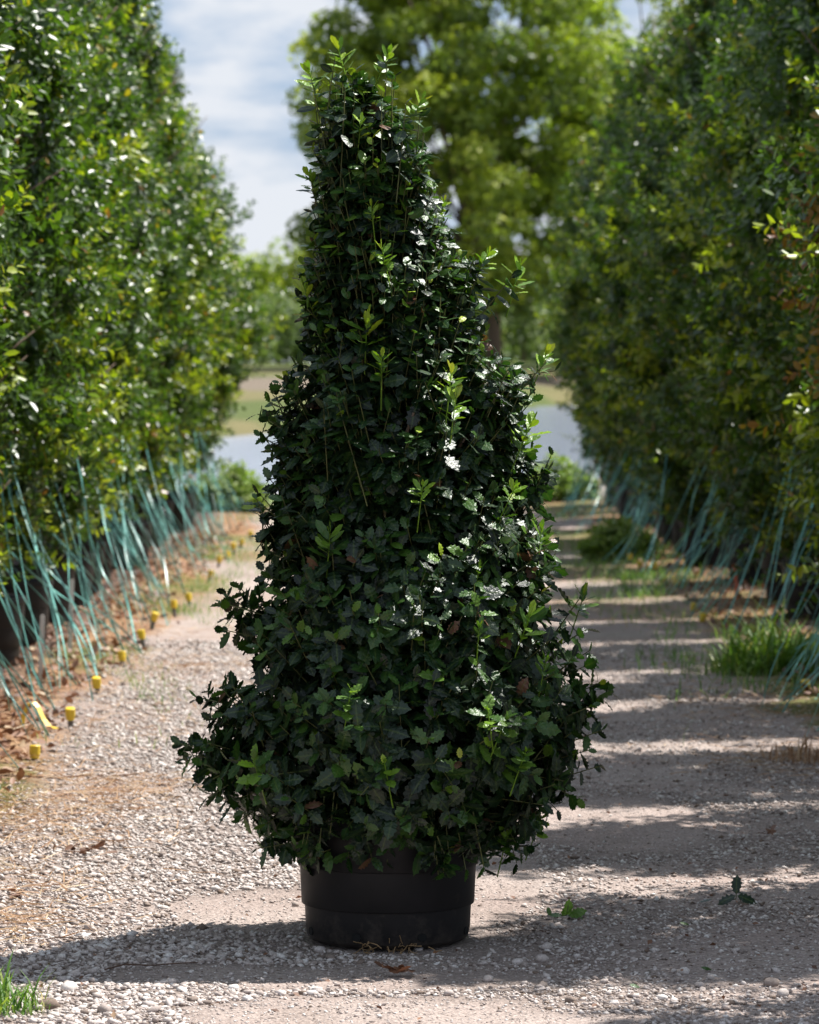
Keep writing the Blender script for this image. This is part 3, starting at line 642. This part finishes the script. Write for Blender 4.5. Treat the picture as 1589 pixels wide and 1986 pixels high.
# ------------------------------------------------------------------ yellow capped stakes and small markers
def cap_meshes():
    tb = TB(); tb.lathe([(.0005, .056), (.019, .056), (.0225, .053), (.0225, .018), (.019, .016), (.019, .002), (.0005, .002)], 20); cap = tb.mesh('cap', M_yellow, False)
    tb = TB(); tb.tube([(0, 0, -.04), (0, 0, .004)], [.012, .012], 10); st = tb.mesh('stake', M_stake, False)
    return cap, st
CAP, STAKE = cap_meshes()
def stake(x, y, h, label, group, tilt=0):
    z = float(gh(x, y)); e = empty('capped_stake', (x, y, z + h), label, 'stake', group, random.uniform(0, 6)); e.rotation_euler = (random.uniform(-.25, .25), random.uniform(-.25, .25), 0)
    obj('cap', CAP, e); e.scale = (.84,) * 3; s_ = obj('stake', STAKE, e); s_.scale = (1, 1, 1 + h * 22)
for px, py in ((65, 1476), (135, 1412), (187, 1344), (236, 1290), (275, 1254), (297, 1220), (337, 1192), (366, 1170), (406, 1122), (424, 1095), (441, 1081), (453, 1070), (468, 1058), (486, 1040)):
    Y = gy(py + 8); stake(wx(px, Y), Y, random.uniform(.0, .05), 'yellow capped stake at the edge of the leaf litter beside the sunlit row', 'yellow capped stakes along the sunlit row')
for px, py in ((1567, 1345), (1345, 1186), (1313, 1140), (1270, 1112), (1240, 1100), (1222, 1092), (1362, 1205)):
    Y = gy(py + 4); stake(wx(px, Y), Y, random.uniform(.0, .04), 'yellow capped stake in the shade at the foot of the dark tree row', 'yellow capped stakes along the shaded row')
def ribbon():
    Y = gy(1425); pts = [(-.052, .0, .0), (-.046, 0, .05), (-.030, .01, .088), (-.008, .01, .092), (.008, 0, .075), (.03, -.02, .032), (.055, -.05, .006), (.085, -.09, .004)]
    V = []; F = []
    for i, p in enumerate(pts):
        V += [(p[0], p[1] - .008, p[2]), (p[0] + .014, p[1] + .006, p[2] + .003), (p[0] + .014, p[1] + .006, p[2] + .0015), (p[0], p[1] - .008, p[2] - .0015)]
        if i: q = (i - 1) * 4; F += [(q + j, q + (j + 1) % 4, q + 4 + (j + 1) % 4, q + 4 + j) for j in range(4)]
    x = wx(65, Y); o = obj('plastic_ribbon', mesh('plastic_ribbon', V, F, M_yellow), None, (x, Y, float(gh(x, Y)) + .004)); tag(o, 'crumpled yellow plastic ribbon lying on brown leaf litter', 'ribbon')
ribbon()
Y = gy(1172); tb = TB(); tb.tube([(.012, 0, -.03), (.006, 0, .10), (-.008, 0, .20)], [.012, .012, .010], 6)
tag(obj('marker_stake', tb.mesh('marker_stake', M_orange), None, (wx(1427, Y), Y, float(gh(wx(1427, Y), Y)))), 'short orange-red marker stake standing among the teal straps', 'stake')
for px, py, h, lab in ((76, 1226, .075, 'upright white plastic plant tag in front of a black pot'), (134, 1158, .085, 'taller white plastic plant tag among the teal straps')):
    Y = 16.2 if px < 100 else 18.0; tb = TB(); X = wx(px, Y); zc = wz(py, Y); wd = .010; gz = float(gh(X, Y)); V = []
    top = zc + h - gz; lean = .012
    for zz_, dx in ((-.01, 0), (top - .012, lean), (top, lean)):
        ww = wd * (.55 if zz_ == top else 1); V += [(dx - ww, 0, zz_), (dx + ww, 0, zz_), (dx + ww, .002, zz_), (dx - ww, .002, zz_)]
    tb.add(V, [(a * 4 + j, a * 4 + (j + 1) % 4, a * 4 + 4 + (j + 1) % 4, a * 4 + 4 + j) for a in range(2) for j in range(4)] + [(8, 9, 10, 11)])
    tag(obj('plant_tag', tb.mesh('plant_tag', M_tag), None, (X, Y, gz)), lab, 'plant tag')

# ------------------------------------------------------------------ big oak, far trees and bushes
def blob_crown(name, blobs, n_per_m2, card, mat, seed, tmpl=CARD):
    r = np.random.default_rng(seed); parts = []
    for (cx, cy, cz, a, b, c) in blobs:
        n = int(n_per_m2 * 4 * math.pi * ((a * b + b * c + a * c) / 3)); u = nrm(r.normal(0, 1, (n, 3)))
        lum = 1 + .22 * vnoise(u[:, 0] * 3 + cx, u[:, 2] * 3 + u[:, 1] * 2, seed)
        k = (1 - np.abs(r.normal(0, .22, n))) * lum
        P = np.stack([cx + a * u[:, 0] * k, cy + b * u[:, 1] * k, cz + c * u[:, 2] * k], 1)
        N = nrm(u + r.normal(0, .7, (n, 3)) + np.array([[0, 0, .5]])); D = nrm(np.cross(N, nrm(r.normal(0, 1, (n, 3)))))
        t = np.clip(.45 + .28 * r.normal(0, .5) + r.normal(0, .17, n) + .18 * u[:, 2], 0, 1)  # tint lightens towards each clump's top: light from above painted in
        parts.append(place(tmpl, P, D, N, card * r.uniform(.6, 1.3, n), t))
    V, F, mid, tt = join(parts); return mesh(name, V, F, mat, False, tint=tt)

def build_oak(X, Y, W, H, label, seed, n_blob, gap=0.0, r_trunk=.42, card=.46, dens=8.5, group=None, low=0.22, lean=0.0):
    r = np.random.default_rng(seed); z0 = float(gh(X, Y)); root = empty('oak_tree', (X, Y, z0 - .1), label, 'tree', group)
    blobs = []
    for i in range(n_blob):
        hz = low + (1 - low) * r.random(); prof = math.sin(math.pi * min(1, .20 + .80 * (1 - hz)) * .5 + .12) ** .8
        prof = min(1.0, 1.15 * math.sqrt(max(0, 1 - ((hz - .45) / .60) ** 2)))
        a = r.uniform(0, 6.28); q = math.sqrt(r.uniform(.10, 1)) * prof * W / 2 * .90
        s = W * r.uniform(.05, .085)
        blobs.append((q * math.cos(a), q * math.sin(a), hz * H, s * 1.15, s * 1.15, s * .72))
    if gap: blobs = [b for b in blobs if not (abs(b[0] - gap[0]) < gap[2] and abs(b[2] - gap[1]) < gap[3] and True)]
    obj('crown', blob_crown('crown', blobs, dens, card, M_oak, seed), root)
    tb = TB(); fz = H * .26
    tb.tube([(lean, 0, -.2), (lean * .95, 0, fz * .5), (lean * .5, 0, fz), (-.2, .1, H * .45), (-.1, 0, H * .8)], [r_trunk * 1.25, r_trunk, r_trunk * .85, r_trunk * .5, r_trunk * .12], 10)
    obj('trunk', tb.mesh('trunk', M_bark, True), root)
    tb = TB()
    for b in blobs[::6]:
        zb = fz + (b[2] - fz) * r.uniform(.05, .35) if b[2] > fz else fz * .9
        mx_ = (b[0] * .45, b[1] * .45, zb + (b[2] - zb) * .55)
        tb.tube([(0, 0, zb), mx_, b[:3]], [r_trunk * .30, r_trunk * .17, r_trunk * .04], 5)
    obj('limbs', tb.mesh('limbs', M_bark, True), root)
Yo = 218.0
build_oak(wx(905, Yo), Yo, 20.5, 26.0, 'huge spreading oak with rounded bright green crown on the far bank', 301, 330, gap=(1.9, 11.6, .9, .9), r_trunk=.42, low=.16, lean=1.6)
build_oak(wx(1270, 235), 235, 15, 27.0, 'tall loose oak with sky showing through its crown, behind the huge oak', 317, 80, r_trunk=.36, card=.45, dens=6, low=.35)
def bush(px, Y, wpx, top, seed, name, label, group, mat, dens=5, card=.40):
    X = wx(px, Y); z0 = float(gh(X, Y)); W = wpx / FPX * Y; H = wz(top, Y) - z0; r = np.random.default_rng(seed)
    root = empty(name, (X, Y, z0 - .05), label, 'bush' if 'bush' in name else 'tree', group)
    blobs = []
    for i in range(14):
        hz = r.uniform(.07, .86); q = (1 - .55 * hz) * W / 2 * .7; a = r.uniform(0, 6.28); s = r.uniform(.2, .3) * W
        blobs.append((q * math.cos(a), q * math.sin(a), hz * H, s, s, min(s, H * .26)))
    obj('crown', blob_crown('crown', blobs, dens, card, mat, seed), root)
    tb = TB(); tb.tube([(0, 0, -.1), (.05, 0, H * .35), (0, 0, H * .7)], [.16, .12, .03], 6); obj('trunk', tb.mesh('trunk', M_bark), root)
for i, (px, wp, top) in enumerate([(380, 170, 560), (470, 150, 575), (555, 150, 552), (640, 160, 585), (730, 150, 575), (820, 160, 590), (905, 150, 560), (1015, 130, 560), (1085, 150, 550), (1160, 150, 560), (1260, 170, 575), (300, 150, 560)]):
    bush(px, 238 + (i * 37 % 11), wp, top, 400 + i, 'willow_bush', 'pale green rounded bush on the far bank below the trees', 'pale bushes on the far bank', M_far)
for i, (px, wp, top) in enumerate([(330, 240, 470), (440, 220, 492), (520, 200, 498), (610, 230, 470), (1060, 240, 500), (960, 220, 505), (1180, 260, 440), (1330, 260, 420), (1480, 260, 440), (200, 260, 450)]):
    bush(px, 285 + (i * 29 % 17), wp, top, 430 + i, 'far_tree', 'dark green tree in the belt behind the pale bushes', 'trees behind the pale bushes', M_oak, 4, .5)

# ------------------------------------------------------------------ gravel, stones, litter, grass
ICO_V = None
def ico():
    t = (1 + 5 ** .5) / 2
    V = nrm(np.array([(-1, t, 0), (1, t, 0), (-1, -t, 0), (1, -t, 0), (0, -1, t), (0, 1, t), (0, -1, -t), (0, 1, -t), (t, 0, -1), (t, 0, 1), (-t, 0, -1), (-t, 0, 1)], float))
    F = np.array([(0, 11, 5), (0, 5, 1), (0, 1, 7), (0, 7, 10), (0, 10, 11), (1, 5, 9), (5, 11, 4), (11, 10, 2), (10, 7, 6), (7, 1, 8), (3, 9, 4), (3, 4, 2), (3, 2, 6), (3, 6, 8), (3, 8, 9), (4, 9, 5), (2, 4, 11), (6, 2, 10), (8, 6, 7), (9, 8, 1)])
    return V, F
IV, IF = ico()
def build_gravel():
    r = np.random.default_rng(9); n = 225000
    v = r.random(n); y = 7.35 * (19.0 / 7.35) ** (v ** 1.25); x = r.uniform(-1.45, 1.9, n)
    half = (830 / FPX) * y
    keep = (np.abs(x - .0062 * y) < half + .05)
    le, ri = lane_edges(y); edge = sstep(-.25, .25, x - le) * sstep(-.3, .2, ri - x)
    b = bare(x, y); cl = np.clip(.72 + .75 * fbm(x * 2.2, y * 1.6, 71, 3) - .18 * sstep(.0, .7, x) + .25 * (1 - sstep(-.5, .0, x)), .2, 1)
    keep &= r.random(n) < edge * np.where(b > .3, .45, 1) * cl
    keep &= ~((np.hypot(x - .005, y - HY) < .20))
    x = x[keep]; y = y[keep]; n = len(x)
    left = 1 - sstep(-.35, .35, x)
    size = np.clip(r.lognormal(math.log(.0046), .42, n), .0022, .014) * (.76 + .22 * left) * (1 + .025 * (y - 8))
    size = np.where(bare(x, y) > .3, size * .55, size)
    sh = np.stack([r.uniform(.75, 1.35, n), r.uniform(.7, 1.2, n), r.uniform(.36, .7, n)], 1) * size[:, None]
    ang = r.uniform(0, 6.283, n); tx = r.normal(0, .3, n)
    W = IV[None] * (1 + r.uniform(-.32, .30, (n, 12, 1))) * sh[:, None]
    ca, sa = np.cos(ang)[:, None], np.sin(ang)[:, None]
    X = W[..., 0] * ca - W[..., 1] * sa; Yv = W[..., 0] * sa + W[..., 1] * ca; Z = W[..., 2] + tx[:, None] * W[..., 0]
    z = gh(x, y) + sh[:, 2] * r.uniform(.15, .75, n)
    V = np.stack([X + x[:, None], Yv + y[:, None], Z + z[:, None]], -1)
    OF = np.array([(0, 2, 4), (2, 1, 4), (1, 3, 4), (3, 0, 4), (2, 0, 5), (1, 2, 5), (3, 1, 5), (0, 3, 5)])
    far = (y > 8.9) | (size < .0042) | ((x > .2) & (size < .006)); vi = [9, 11, 1, 2, 4, 6]                       # far stones keep six corners only
    OV = np.array([(1, 0, 0), (-1, 0, 0), (0, 1, 0), (0, -1, 0), (0, 0, 1), (0, 0, -1)], float)[None] * sh[:, None] * 1.12 * (1 + r.uniform(-.25, .25, (n, 6, 1)))
    VO = np.stack([OV[..., 0] * ca - OV[..., 1] * sa + x[:, None], OV[..., 0] * sa + OV[..., 1] * ca + y[:, None], OV[..., 2] + tx[:, None] * OV[..., 0] + z[:, None]], -1)
    nn, nf = int((~far).sum()), int(far.sum())
    V = np.concatenate([V[~far].reshape(-1, 3), VO[far].reshape(-1, 3)])
    F = np.concatenate([(np.arange(nn)[:, None, None] * 12 + IF[None]).reshape(-1, 3), (np.arange(nf)[:, None, None] * 6 + OF[None]).reshape(-1, 3) + nn * 12])
    t = np.clip(r.normal(.54, .27, n) + .06 * left, .03, 1); t = np.where(r.random(n) < .05, r.uniform(0, .2, n), t)
    tag(obj('gravel', mesh('gravel', V, F, M_stone, False, tint=np.concatenate([np.repeat(t[~far], 12), np.repeat(t[far], 6)]))), 'loose pale limestone gravel scattered over the lane', 'gravel', kind='stuff')
build_gravel()
def stone(px, py, s, tint, label, group=None, seed=0):
    r = np.random.default_rng(seed + 500); V = []; 
    # one subdivision of the icosahedron with noise
    Vs = [tuple(v) for v in IV]; F = []; cache = {}
    def midp(a, b):
        k = (min(a, b), max(a, b))
        if k not in cache: cache[k] = len(Vs); Vs.append(tuple(nrm(np.array(Vs[a]) + np.array(Vs[b]))))
        return cache[k]
    for a, b, c in IF:
        ab, bc, ca = midp(a, b), midp(b, c), midp(c, a); F += [(a, ab, ca), (b, bc, ab), (c, ca, bc), (ab, bc, ca)]
    V = np.array(Vs) * (1 + r.uniform(-.13, .13, (len(Vs), 1))) * np.array([1.15, .9, .68]) * s
    Y = gy(py); X = wx(px, Y); o = obj('stone', mesh('stone', V, np.array(F), M_stone, False, tint=np.full(len(V), tint)), None, (X, Y, float(gh(X, Y)) + s * .38)); o.rotation_euler = (0, 0, r.uniform(0, 6)); tag(o, label, 'stone', group)
stone(619, 1848, .013, .75, 'pale stone touching the left foot of the big pot', seed=1)
stone(640, 1862, .013, .12, 'dark brown stone on the soil just in front of the pot', seed=2)
stone(812, 1846, .010, .85, 'whitish stone against the front foot of the big pot', seed=3)
for k, (px, py, s, t) in enumerate([(1500, 1919, .017, .2), (1330, 1893, .014, .85), (90, 1965, .022, .05), (130, 1928, .020, .9), (170, 1805, .014, .45), (1052, 1868, .016, .6), (1062, 1846, .015, .7), (1108, 1948, .012, .1), (1420, 1955, .010, .05), (200, 1972, .017, .3), (572, 1765, .011, .3), (330, 1912, .014, .7), (1522, 1940, .016, .6), (948, 1905, .013, .65), (870, 1935, .012, .5), (1005, 1872, .014, .75), (60, 1838, .012, .3)]):
    stone(px, py, s, t, 'larger loose stone lying among the pale gravel', 'larger stones among the gravel', seed=10 + k)

def scatter_leaves(name, label, cat, n, xf, yf, mat, tmpl, size, tint, seed, lift=.006, flat=.5, keepf=None):
    r = np.random.default_rng(seed); y = yf(r, n); x = xf(r, n, y)
    if keepf is not None: k = keepf(x, y, r); x = x[k]; y = y[k]
    n = len(x); P = np.stack([x, y, gh(x, y) + r.uniform(.001, lift, n)], 1)
    N = nrm(np.array([[0, 0, 1.]]) + r.normal(0, flat, (n, 3))); D = nrm(np.cross(N, nrm(r.normal(0, 1, (n, 3)))))
    V, F, mid, tt = place(tmpl, P, D, N, size * r.uniform(.6, 1.3, n), tint(r, n))
    return tag(obj(name, mesh(name, V, F, mat, False, tint=tt)), label, cat, kind='stuff')
yy = lambda a, b: (lambda r, n: a * (b / a) ** r.random(n))
scatter_leaves('leaf_litter', 'brown fallen leaves lying under the sunlit row', 'leaf litter', 9000, lambda r, n, y: -1.30 - np.abs(r.normal(0, .42, n)) + r.normal(0, .08, n), yy(9.5, 33), M_litter, SIMPLE, .050,
               lambda r, n: np.clip(r.normal(.45, .28, n), 0, 1), 81, .022, .55, lambda x, y, r: r.random(len(x)) < np.clip(.75 + fbm(x * 2, y * 1.2, 91, 3) * 1.4, .1, 1))
scatter_leaves('leaf_litter', 'brown fallen leaves lying in the shade under the dark row', 'leaf litter', 4500, lambda r, n, y: 1.75 + np.abs(r.normal(0, .5, n)), yy(10, 33), M_litter, SIMPLE, .048,
               lambda r, n: np.clip(r.normal(.3, .25, n), 0, 1), 82, .02, .5)
STRAND = (np.array([(-.016, 0, 0), (.016, 0, 0), (.035, .5, .05), (.005, .5, .05), (.0, 1, 0.0)], float), np.array([(0, 1, 2), (0, 2, 3), (3, 2, 4)]), np.zeros(5))
def near_px(pts, spread):
    pts = np.array([(wx(a, gy(b)), gy(b), s) for a, b, s in pts])
    def f(r, n):
        i = r.integers(0, len(pts), n); return pts[i, 0] + r.normal(0, 1, n) * pts[i, 2], pts[i, 1] + r.normal(0, 1, n) * pts[i, 2] * 1.6
    return f
def straw(name, label, n, pts, seed, size=.10):
    r = np.random.default_rng(seed); x, y = near_px(pts, 1)(r, n); P = np.stack([x, y, gh(x, y) + r.uniform(.002, .018, n)], 1)
    a = r.uniform(0, 6.28, n); D = np.stack([np.cos(a), np.sin(a), r.normal(.04, .12, n)], 1); N = np.array([[0, 0, 1.]]) + r.normal(0, .4, (n, 3))
    V, F, mid, tt = place(STRAND, P, D, N, size * r.uniform(.4, 1.4, n), np.clip(r.normal(.5, .3, n), 0, 1)); V = V
    return tag(obj(name, mesh(name, V, F, M_straw, False, tint=tt)), label, 'straw', kind='stuff')
straw('straw_litter', 'dry orange straw lying along the sunlit edge of the gravel lane', 5200,
      [(60, 1545, .20), (10, 1600, .18), (180, 1555, .16), (60, 1640, .18), (20, 1720, .15), (10, 1800, .12), (60, 1490, .2), (190, 1420, .22), (260, 1370, .25), (320, 1290, .25), (300, 1310, .3), (380, 1230, .3), (420, 1160, .35), (470, 1090, .4), (490, 1060, .5), (130, 1600, .2), (230, 1530, .12), (40, 1520, .15)], 83, .085)
straw('straw_litter', 'dry straw lying along the shaded edge of the lane', 2600,
      [(1250, 1185, .35), (1180, 1175, .35), (1420, 1350, .25), (1480, 1380, .2), (1520, 1470, .22), (1560, 1480, .2), (1330, 1205, .3), (1210, 1120, .4), (1450, 1290, .3)], 84, .085)
# fine plant bits on the gravel
scatter_leaves('plant_debris', 'small brown plant fragments strewn over the gravel', 'debris', 420, lambda r, n, y: r.uniform(-1.1, 1.5, n), yy(7.6, 14), M_litter, CARD, .016, lambda r, n: np.clip(r.normal(.3, .25, n), 0, 1), 85, .014, .5)
for q, (px, py) in enumerate([(180, 1660), (30, 1745), (770, 1898), (1500, 1626), (122, 1662)]):
    r = np.random.default_rng(600 + q); Y = gy(py); X = wx(px, Y); n = 9 if q < 3 else 5
    P = np.stack([r.normal(0, .018, n), r.normal(0, .02, n), r.uniform(.006, .02, n)], 1); a = r.uniform(0, 6.28, n)
    V, F, mid, tt = place(YOUNG, P, np.stack([np.cos(a), np.sin(a), r.uniform(-.1, .5, n)], 1), np.array([[0, 0, 1.]]) + r.normal(0, .6, (n, 3)), r.uniform(.03, .05, n), np.clip(r.normal(.25, .15, n), 0, 1))
    tag(obj('dead_leaf_clump', mesh('dead_leaf_clump', V, F, M_litter, True, tint=tt), None, (X, Y, float(gh(X, Y)))), 'curled clump of dead brown leaves lying on the gravel', 'dead leaves', 'clumps of dead leaves on the gravel')

BLADE = (np.array([(-.022, 0, 0), (.022, 0, 0), (-.026, .35, .015), (.026, .35, .015), (-.016, .7, -.12), (.016, .7, -.12), (0, 1, -.40)], float), np.array([(0, 1, 3), (0, 3, 2), (2, 3, 5), (2, 5, 4), (4, 5, 6)]), np.zeros(7))
def blades(x, y, z, r, ln, spread=.5, tint=(.45, .15), upw=1.0):
    n = len(x); P = np.stack([x, y, z], 1); a = r.uniform(0, 6.28, n); k = np.abs(r.normal(0, spread, n))
    D = nrm(np.stack([np.cos(a) * k, np.sin(a) * k, np.full(n, upw)], 1)); N = nrm(np.stack([-np.cos(a), -np.sin(a), np.full(n, .6)], 1))
    return place(BLADE, P, D, N, ln * r.uniform(.45, 1.25, n), np.clip(r.normal(tint[0], tint[1], n), 0, 1))
def grass_tuft(name, label, cat, px, py, n, rad, ln, seed, tint=(.45, .15), group=None, spread=.5, mat=None):
    r = np.random.default_rng(seed); Y = gy(py); X = wx(px, Y); q_ = np.sqrt(r.random(n)) * rad * .9; a_ = r.uniform(0, 6.28, n); x = q_ * np.cos(a_); y = q_ * np.sin(a_)
    V, F, mid, tt = blades(x, y, gh(x + X, y + Y) - float(gh(X, Y)) - .004, r, ln * (1.1 - .65 * q_ / rad), spread, tint)
    tag(obj(name, mesh(name, V, F, mat or M_grass, True, tint=tt), None, (X, Y, float(gh(X, Y)))), label, cat, group)
grass_tuft('grass_tuft', 'bright green grass tuft on the gravel where the pot shadow ends', 'grass', 12, 1972, 150, .10, .13, 701, (.52, .2), spread=.65)
grass_tuft('grass_tuft', 'tall bright green grass clump under the straps of the shaded row', 'grass', 1500, 1305, 800, .33, .30, 702, (.60, .14), spread=.9)
grass_tuft('dry_grass_clump', 'dry tan grass clump at the shaded side of the lane', 'dry grass', 1560, 1478, 160, .18, .13, 703, (.5, .25), spread=1.1, mat=M_straw)
def weed(X, Y, sz_, seed, label):
    r = np.random.default_rng(seed); n = 260; a = r.uniform(0, 6.28, n); q = np.sqrt(r.random(n)) * .30; z = r.uniform(.04, .30, n) * (1 - (q / .36) ** 2)
    T = np.stack([q * np.cos(a), q * np.sin(a) * .8, z + .03], 1); S = nrm(np.stack([np.cos(a) * .6, np.sin(a) * .6, np.ones(n)], 1) + r.normal(0, .2, (n, 3)))
    P, D, N, sz, f = shoot_leaves(T, S, np.full(n, .08), 7, .06, r); tint = np.clip(r.normal(.70, .08, len(P)), 0, .80)
    V, F, mid, tt = place(SIMPLE, P, D, N, sz, tint)
    root = empty('weed_plant', (X, Y, float(gh(X, Y))), label, 'weed', None, 0, sz_)
    tag(obj('leaves', mesh('leaves', V, F, M_grass, False, tint=tt), root), kind='stuff')
    SV, SF = stems(T, S, np.full(n, .14), .003); tag(obj('stems', mesh('stems', SV, SF, M_twig), root), kind='stuff')
weed(wx(1200, gy(1088)), gy(1088), 1.0, 704, 'low bushy bright green weed growing beside the dark tree row')
weed(-1.50, 36.4, 1.5, 705, 'large green weed where the sunlit row ends by the pond')
weed(1.78, 39.6, 1.5, 706, 'large green weed where the shaded row ends by the pond')
def margin_grass(name, label, n, xf, ylo, yhi, seed, ln, tint):
    r = np.random.default_rng(seed); y = ylo * (yhi / ylo) ** r.random(n); x = xf(r, n); m = fbm(x * 1.6, y * .7, seed, 3)
    k = r.random(n) < sstep(-.05, .35, m); x = x[k]; y = y[k]
    V, F, mid, tt = blades(x, y, gh(x, y) - .003, r, ln, .6, tint); tag(obj(name, mesh(name, V, F, M_grass, False, tint=tt)), label, 'grass', kind='stuff')
margin_grass('short_grass', 'short patchy green grass along the sunlit edge of the lane', 8000, lambda r, n: -1.15 + r.normal(0, .15, n), 13.5, 36, 711, .06, (.5, .22))
margin_grass('short_grass', 'short patchy grass along the shaded edge of the lane', 11000, lambda r, n: 1.72 + r.normal(0, .22, n), 13.5, 37, 712, .10, (.42, .2))
margin_grass('short_grass', 'short grass growing at the pond end of the lane', 9000, lambda r, n: r.uniform(-1.2, 2.4, n), 20, 41.5, 713, .08, (.48, .2))

# cuttings and twigs on the gravel
def sprig(name, label, px, py, leaves, tints, size, rz=0):
    Y = gy(py); X = wx(px, Y); P = np.array([l[0] for l in leaves], float); D = np.array([l[1] for l in leaves], float); N = np.array([l[2] for l in leaves], float)
    V, F, mid, tt = place(SPINY, P, D, N, np.array([l[3] for l in leaves]) * size, np.array(tints, float))
    root = empty(name, (X, Y, float(gh(X, Y)) + .006), label, 'sprig', None, rz)
    tb = TB(); tb.tube([(-.03, .01, 0), (0, 0, .006), (.004, 0, .03)], [.0016, .0016, .001], 5)
    obj('stem', tb.mesh('stem', M_twig), root); k = len(SPINY[0])
    for i in range(len(leaves)):
        obj('leaf', mesh('sprig_leaf', V[i * k:(i + 1) * k], SPINY[1], M_holly, True, mid=SPINY[2], tint=tt[i * k:(i + 1) * k]), root)
sprig('fallen_sprig', 'dark holly sprig with one leaf upright lying on the gravel', 1430, 1757,
      [((0, 0, .018), (.06, .1, 1), (-.2, -1, .1), 1.0), ((0, -.005, .016), (-1, -.2, -.28), (-.2, -.6, .8), 1.05), ((.002, -.005, .016), (1, -.2, -.25), (.1, -.7, .7), 1.1), ((.0, .01, .02), (.5, .7, .1), (0, -.4, 1), .9), ((-.06, .0, .004), (-1, .1, .02), (0, -.2, 1), .7)], [.25, .2, .3, .25, .3], .050)
sprig('fallen_sprig', 'bright green leafy cutting lying on the gravel between pot and shadow', 1100, 1788,
      [((-.012, 0, .004), (.55, .1, .75), (-.6, -.8, .2), 1.0), ((.0, 0, .004), (.25, -.1, 1), (.3, -1, 0), 1.0), ((.004, 0, .004), (1, -.1, .42), (-.2, -.9, .5), 1.15), ((.0, 0.01, .004), (1, .1, -.02), (0, -.3, 1), 1.2), ((-.04, 0, .004), (-.25, 0, 1), (.2, -1, 0), .55), ((-.01, 0, .004), (-.8, .2, .2), (0, -.6, 1), .8)], [.80, .84, .78, .72, .76, .7], .042)
for px, py, t_ in ((1320, 1803, .74), (1362, 1890, .70), (1222, 1925, .66)):
    Y = gy(py); X = wx(px, Y); V, F, mid, tt = place(OVAL, np.array([[0, 0, .010]]), np.array([[1, .2, .05]]), np.array([[.1, -.5, 1.]]), np.array([.026]), np.array([t_]))
    tag(obj('fallen_leaf', mesh('fallen_leaf', V, F, M_holly, True, mid=mid, tint=tt), None, (X, Y, float(gh(X, Y)))), 'small single green leaf lying on the shaded gravel', 'leaf', 'single green leaves on the gravel')
def twig(label, pts, rad=.002):
    P = [(wx(a, gy(b)), gy(b)) for a, b in pts]; x0, y0 = P[0]; z0 = float(gh(x0, y0))
    tb = TB(); tb.tube([(x - x0, y - y0, float(gh(x, y)) - z0 + .009 + .004 * (i % 2)) for i, (x, y) in enumerate(P)], [rad * (1 - .1 * i) for i in range(len(P))], 5)
    tag(obj('twig', tb.mesh('twig', M_brown_twig), None, (x0, y0, z0)), label, 'twig')
twig('long thin reddish twig lying in the shadow of the holly', [(200, 1892), (240, 1887), (290, 1886), (340, 1885), (382, 1880)])
twig('short thin twig lying on the sunlit gravel above the holly shadow', [(75, 1833), (110, 1832), (160, 1834)], .0016)
twig('thin pale stalk lying on straw at the lane edge', [(0, 1522), (60, 1523), (110, 1521), (180, 1512)], .004)
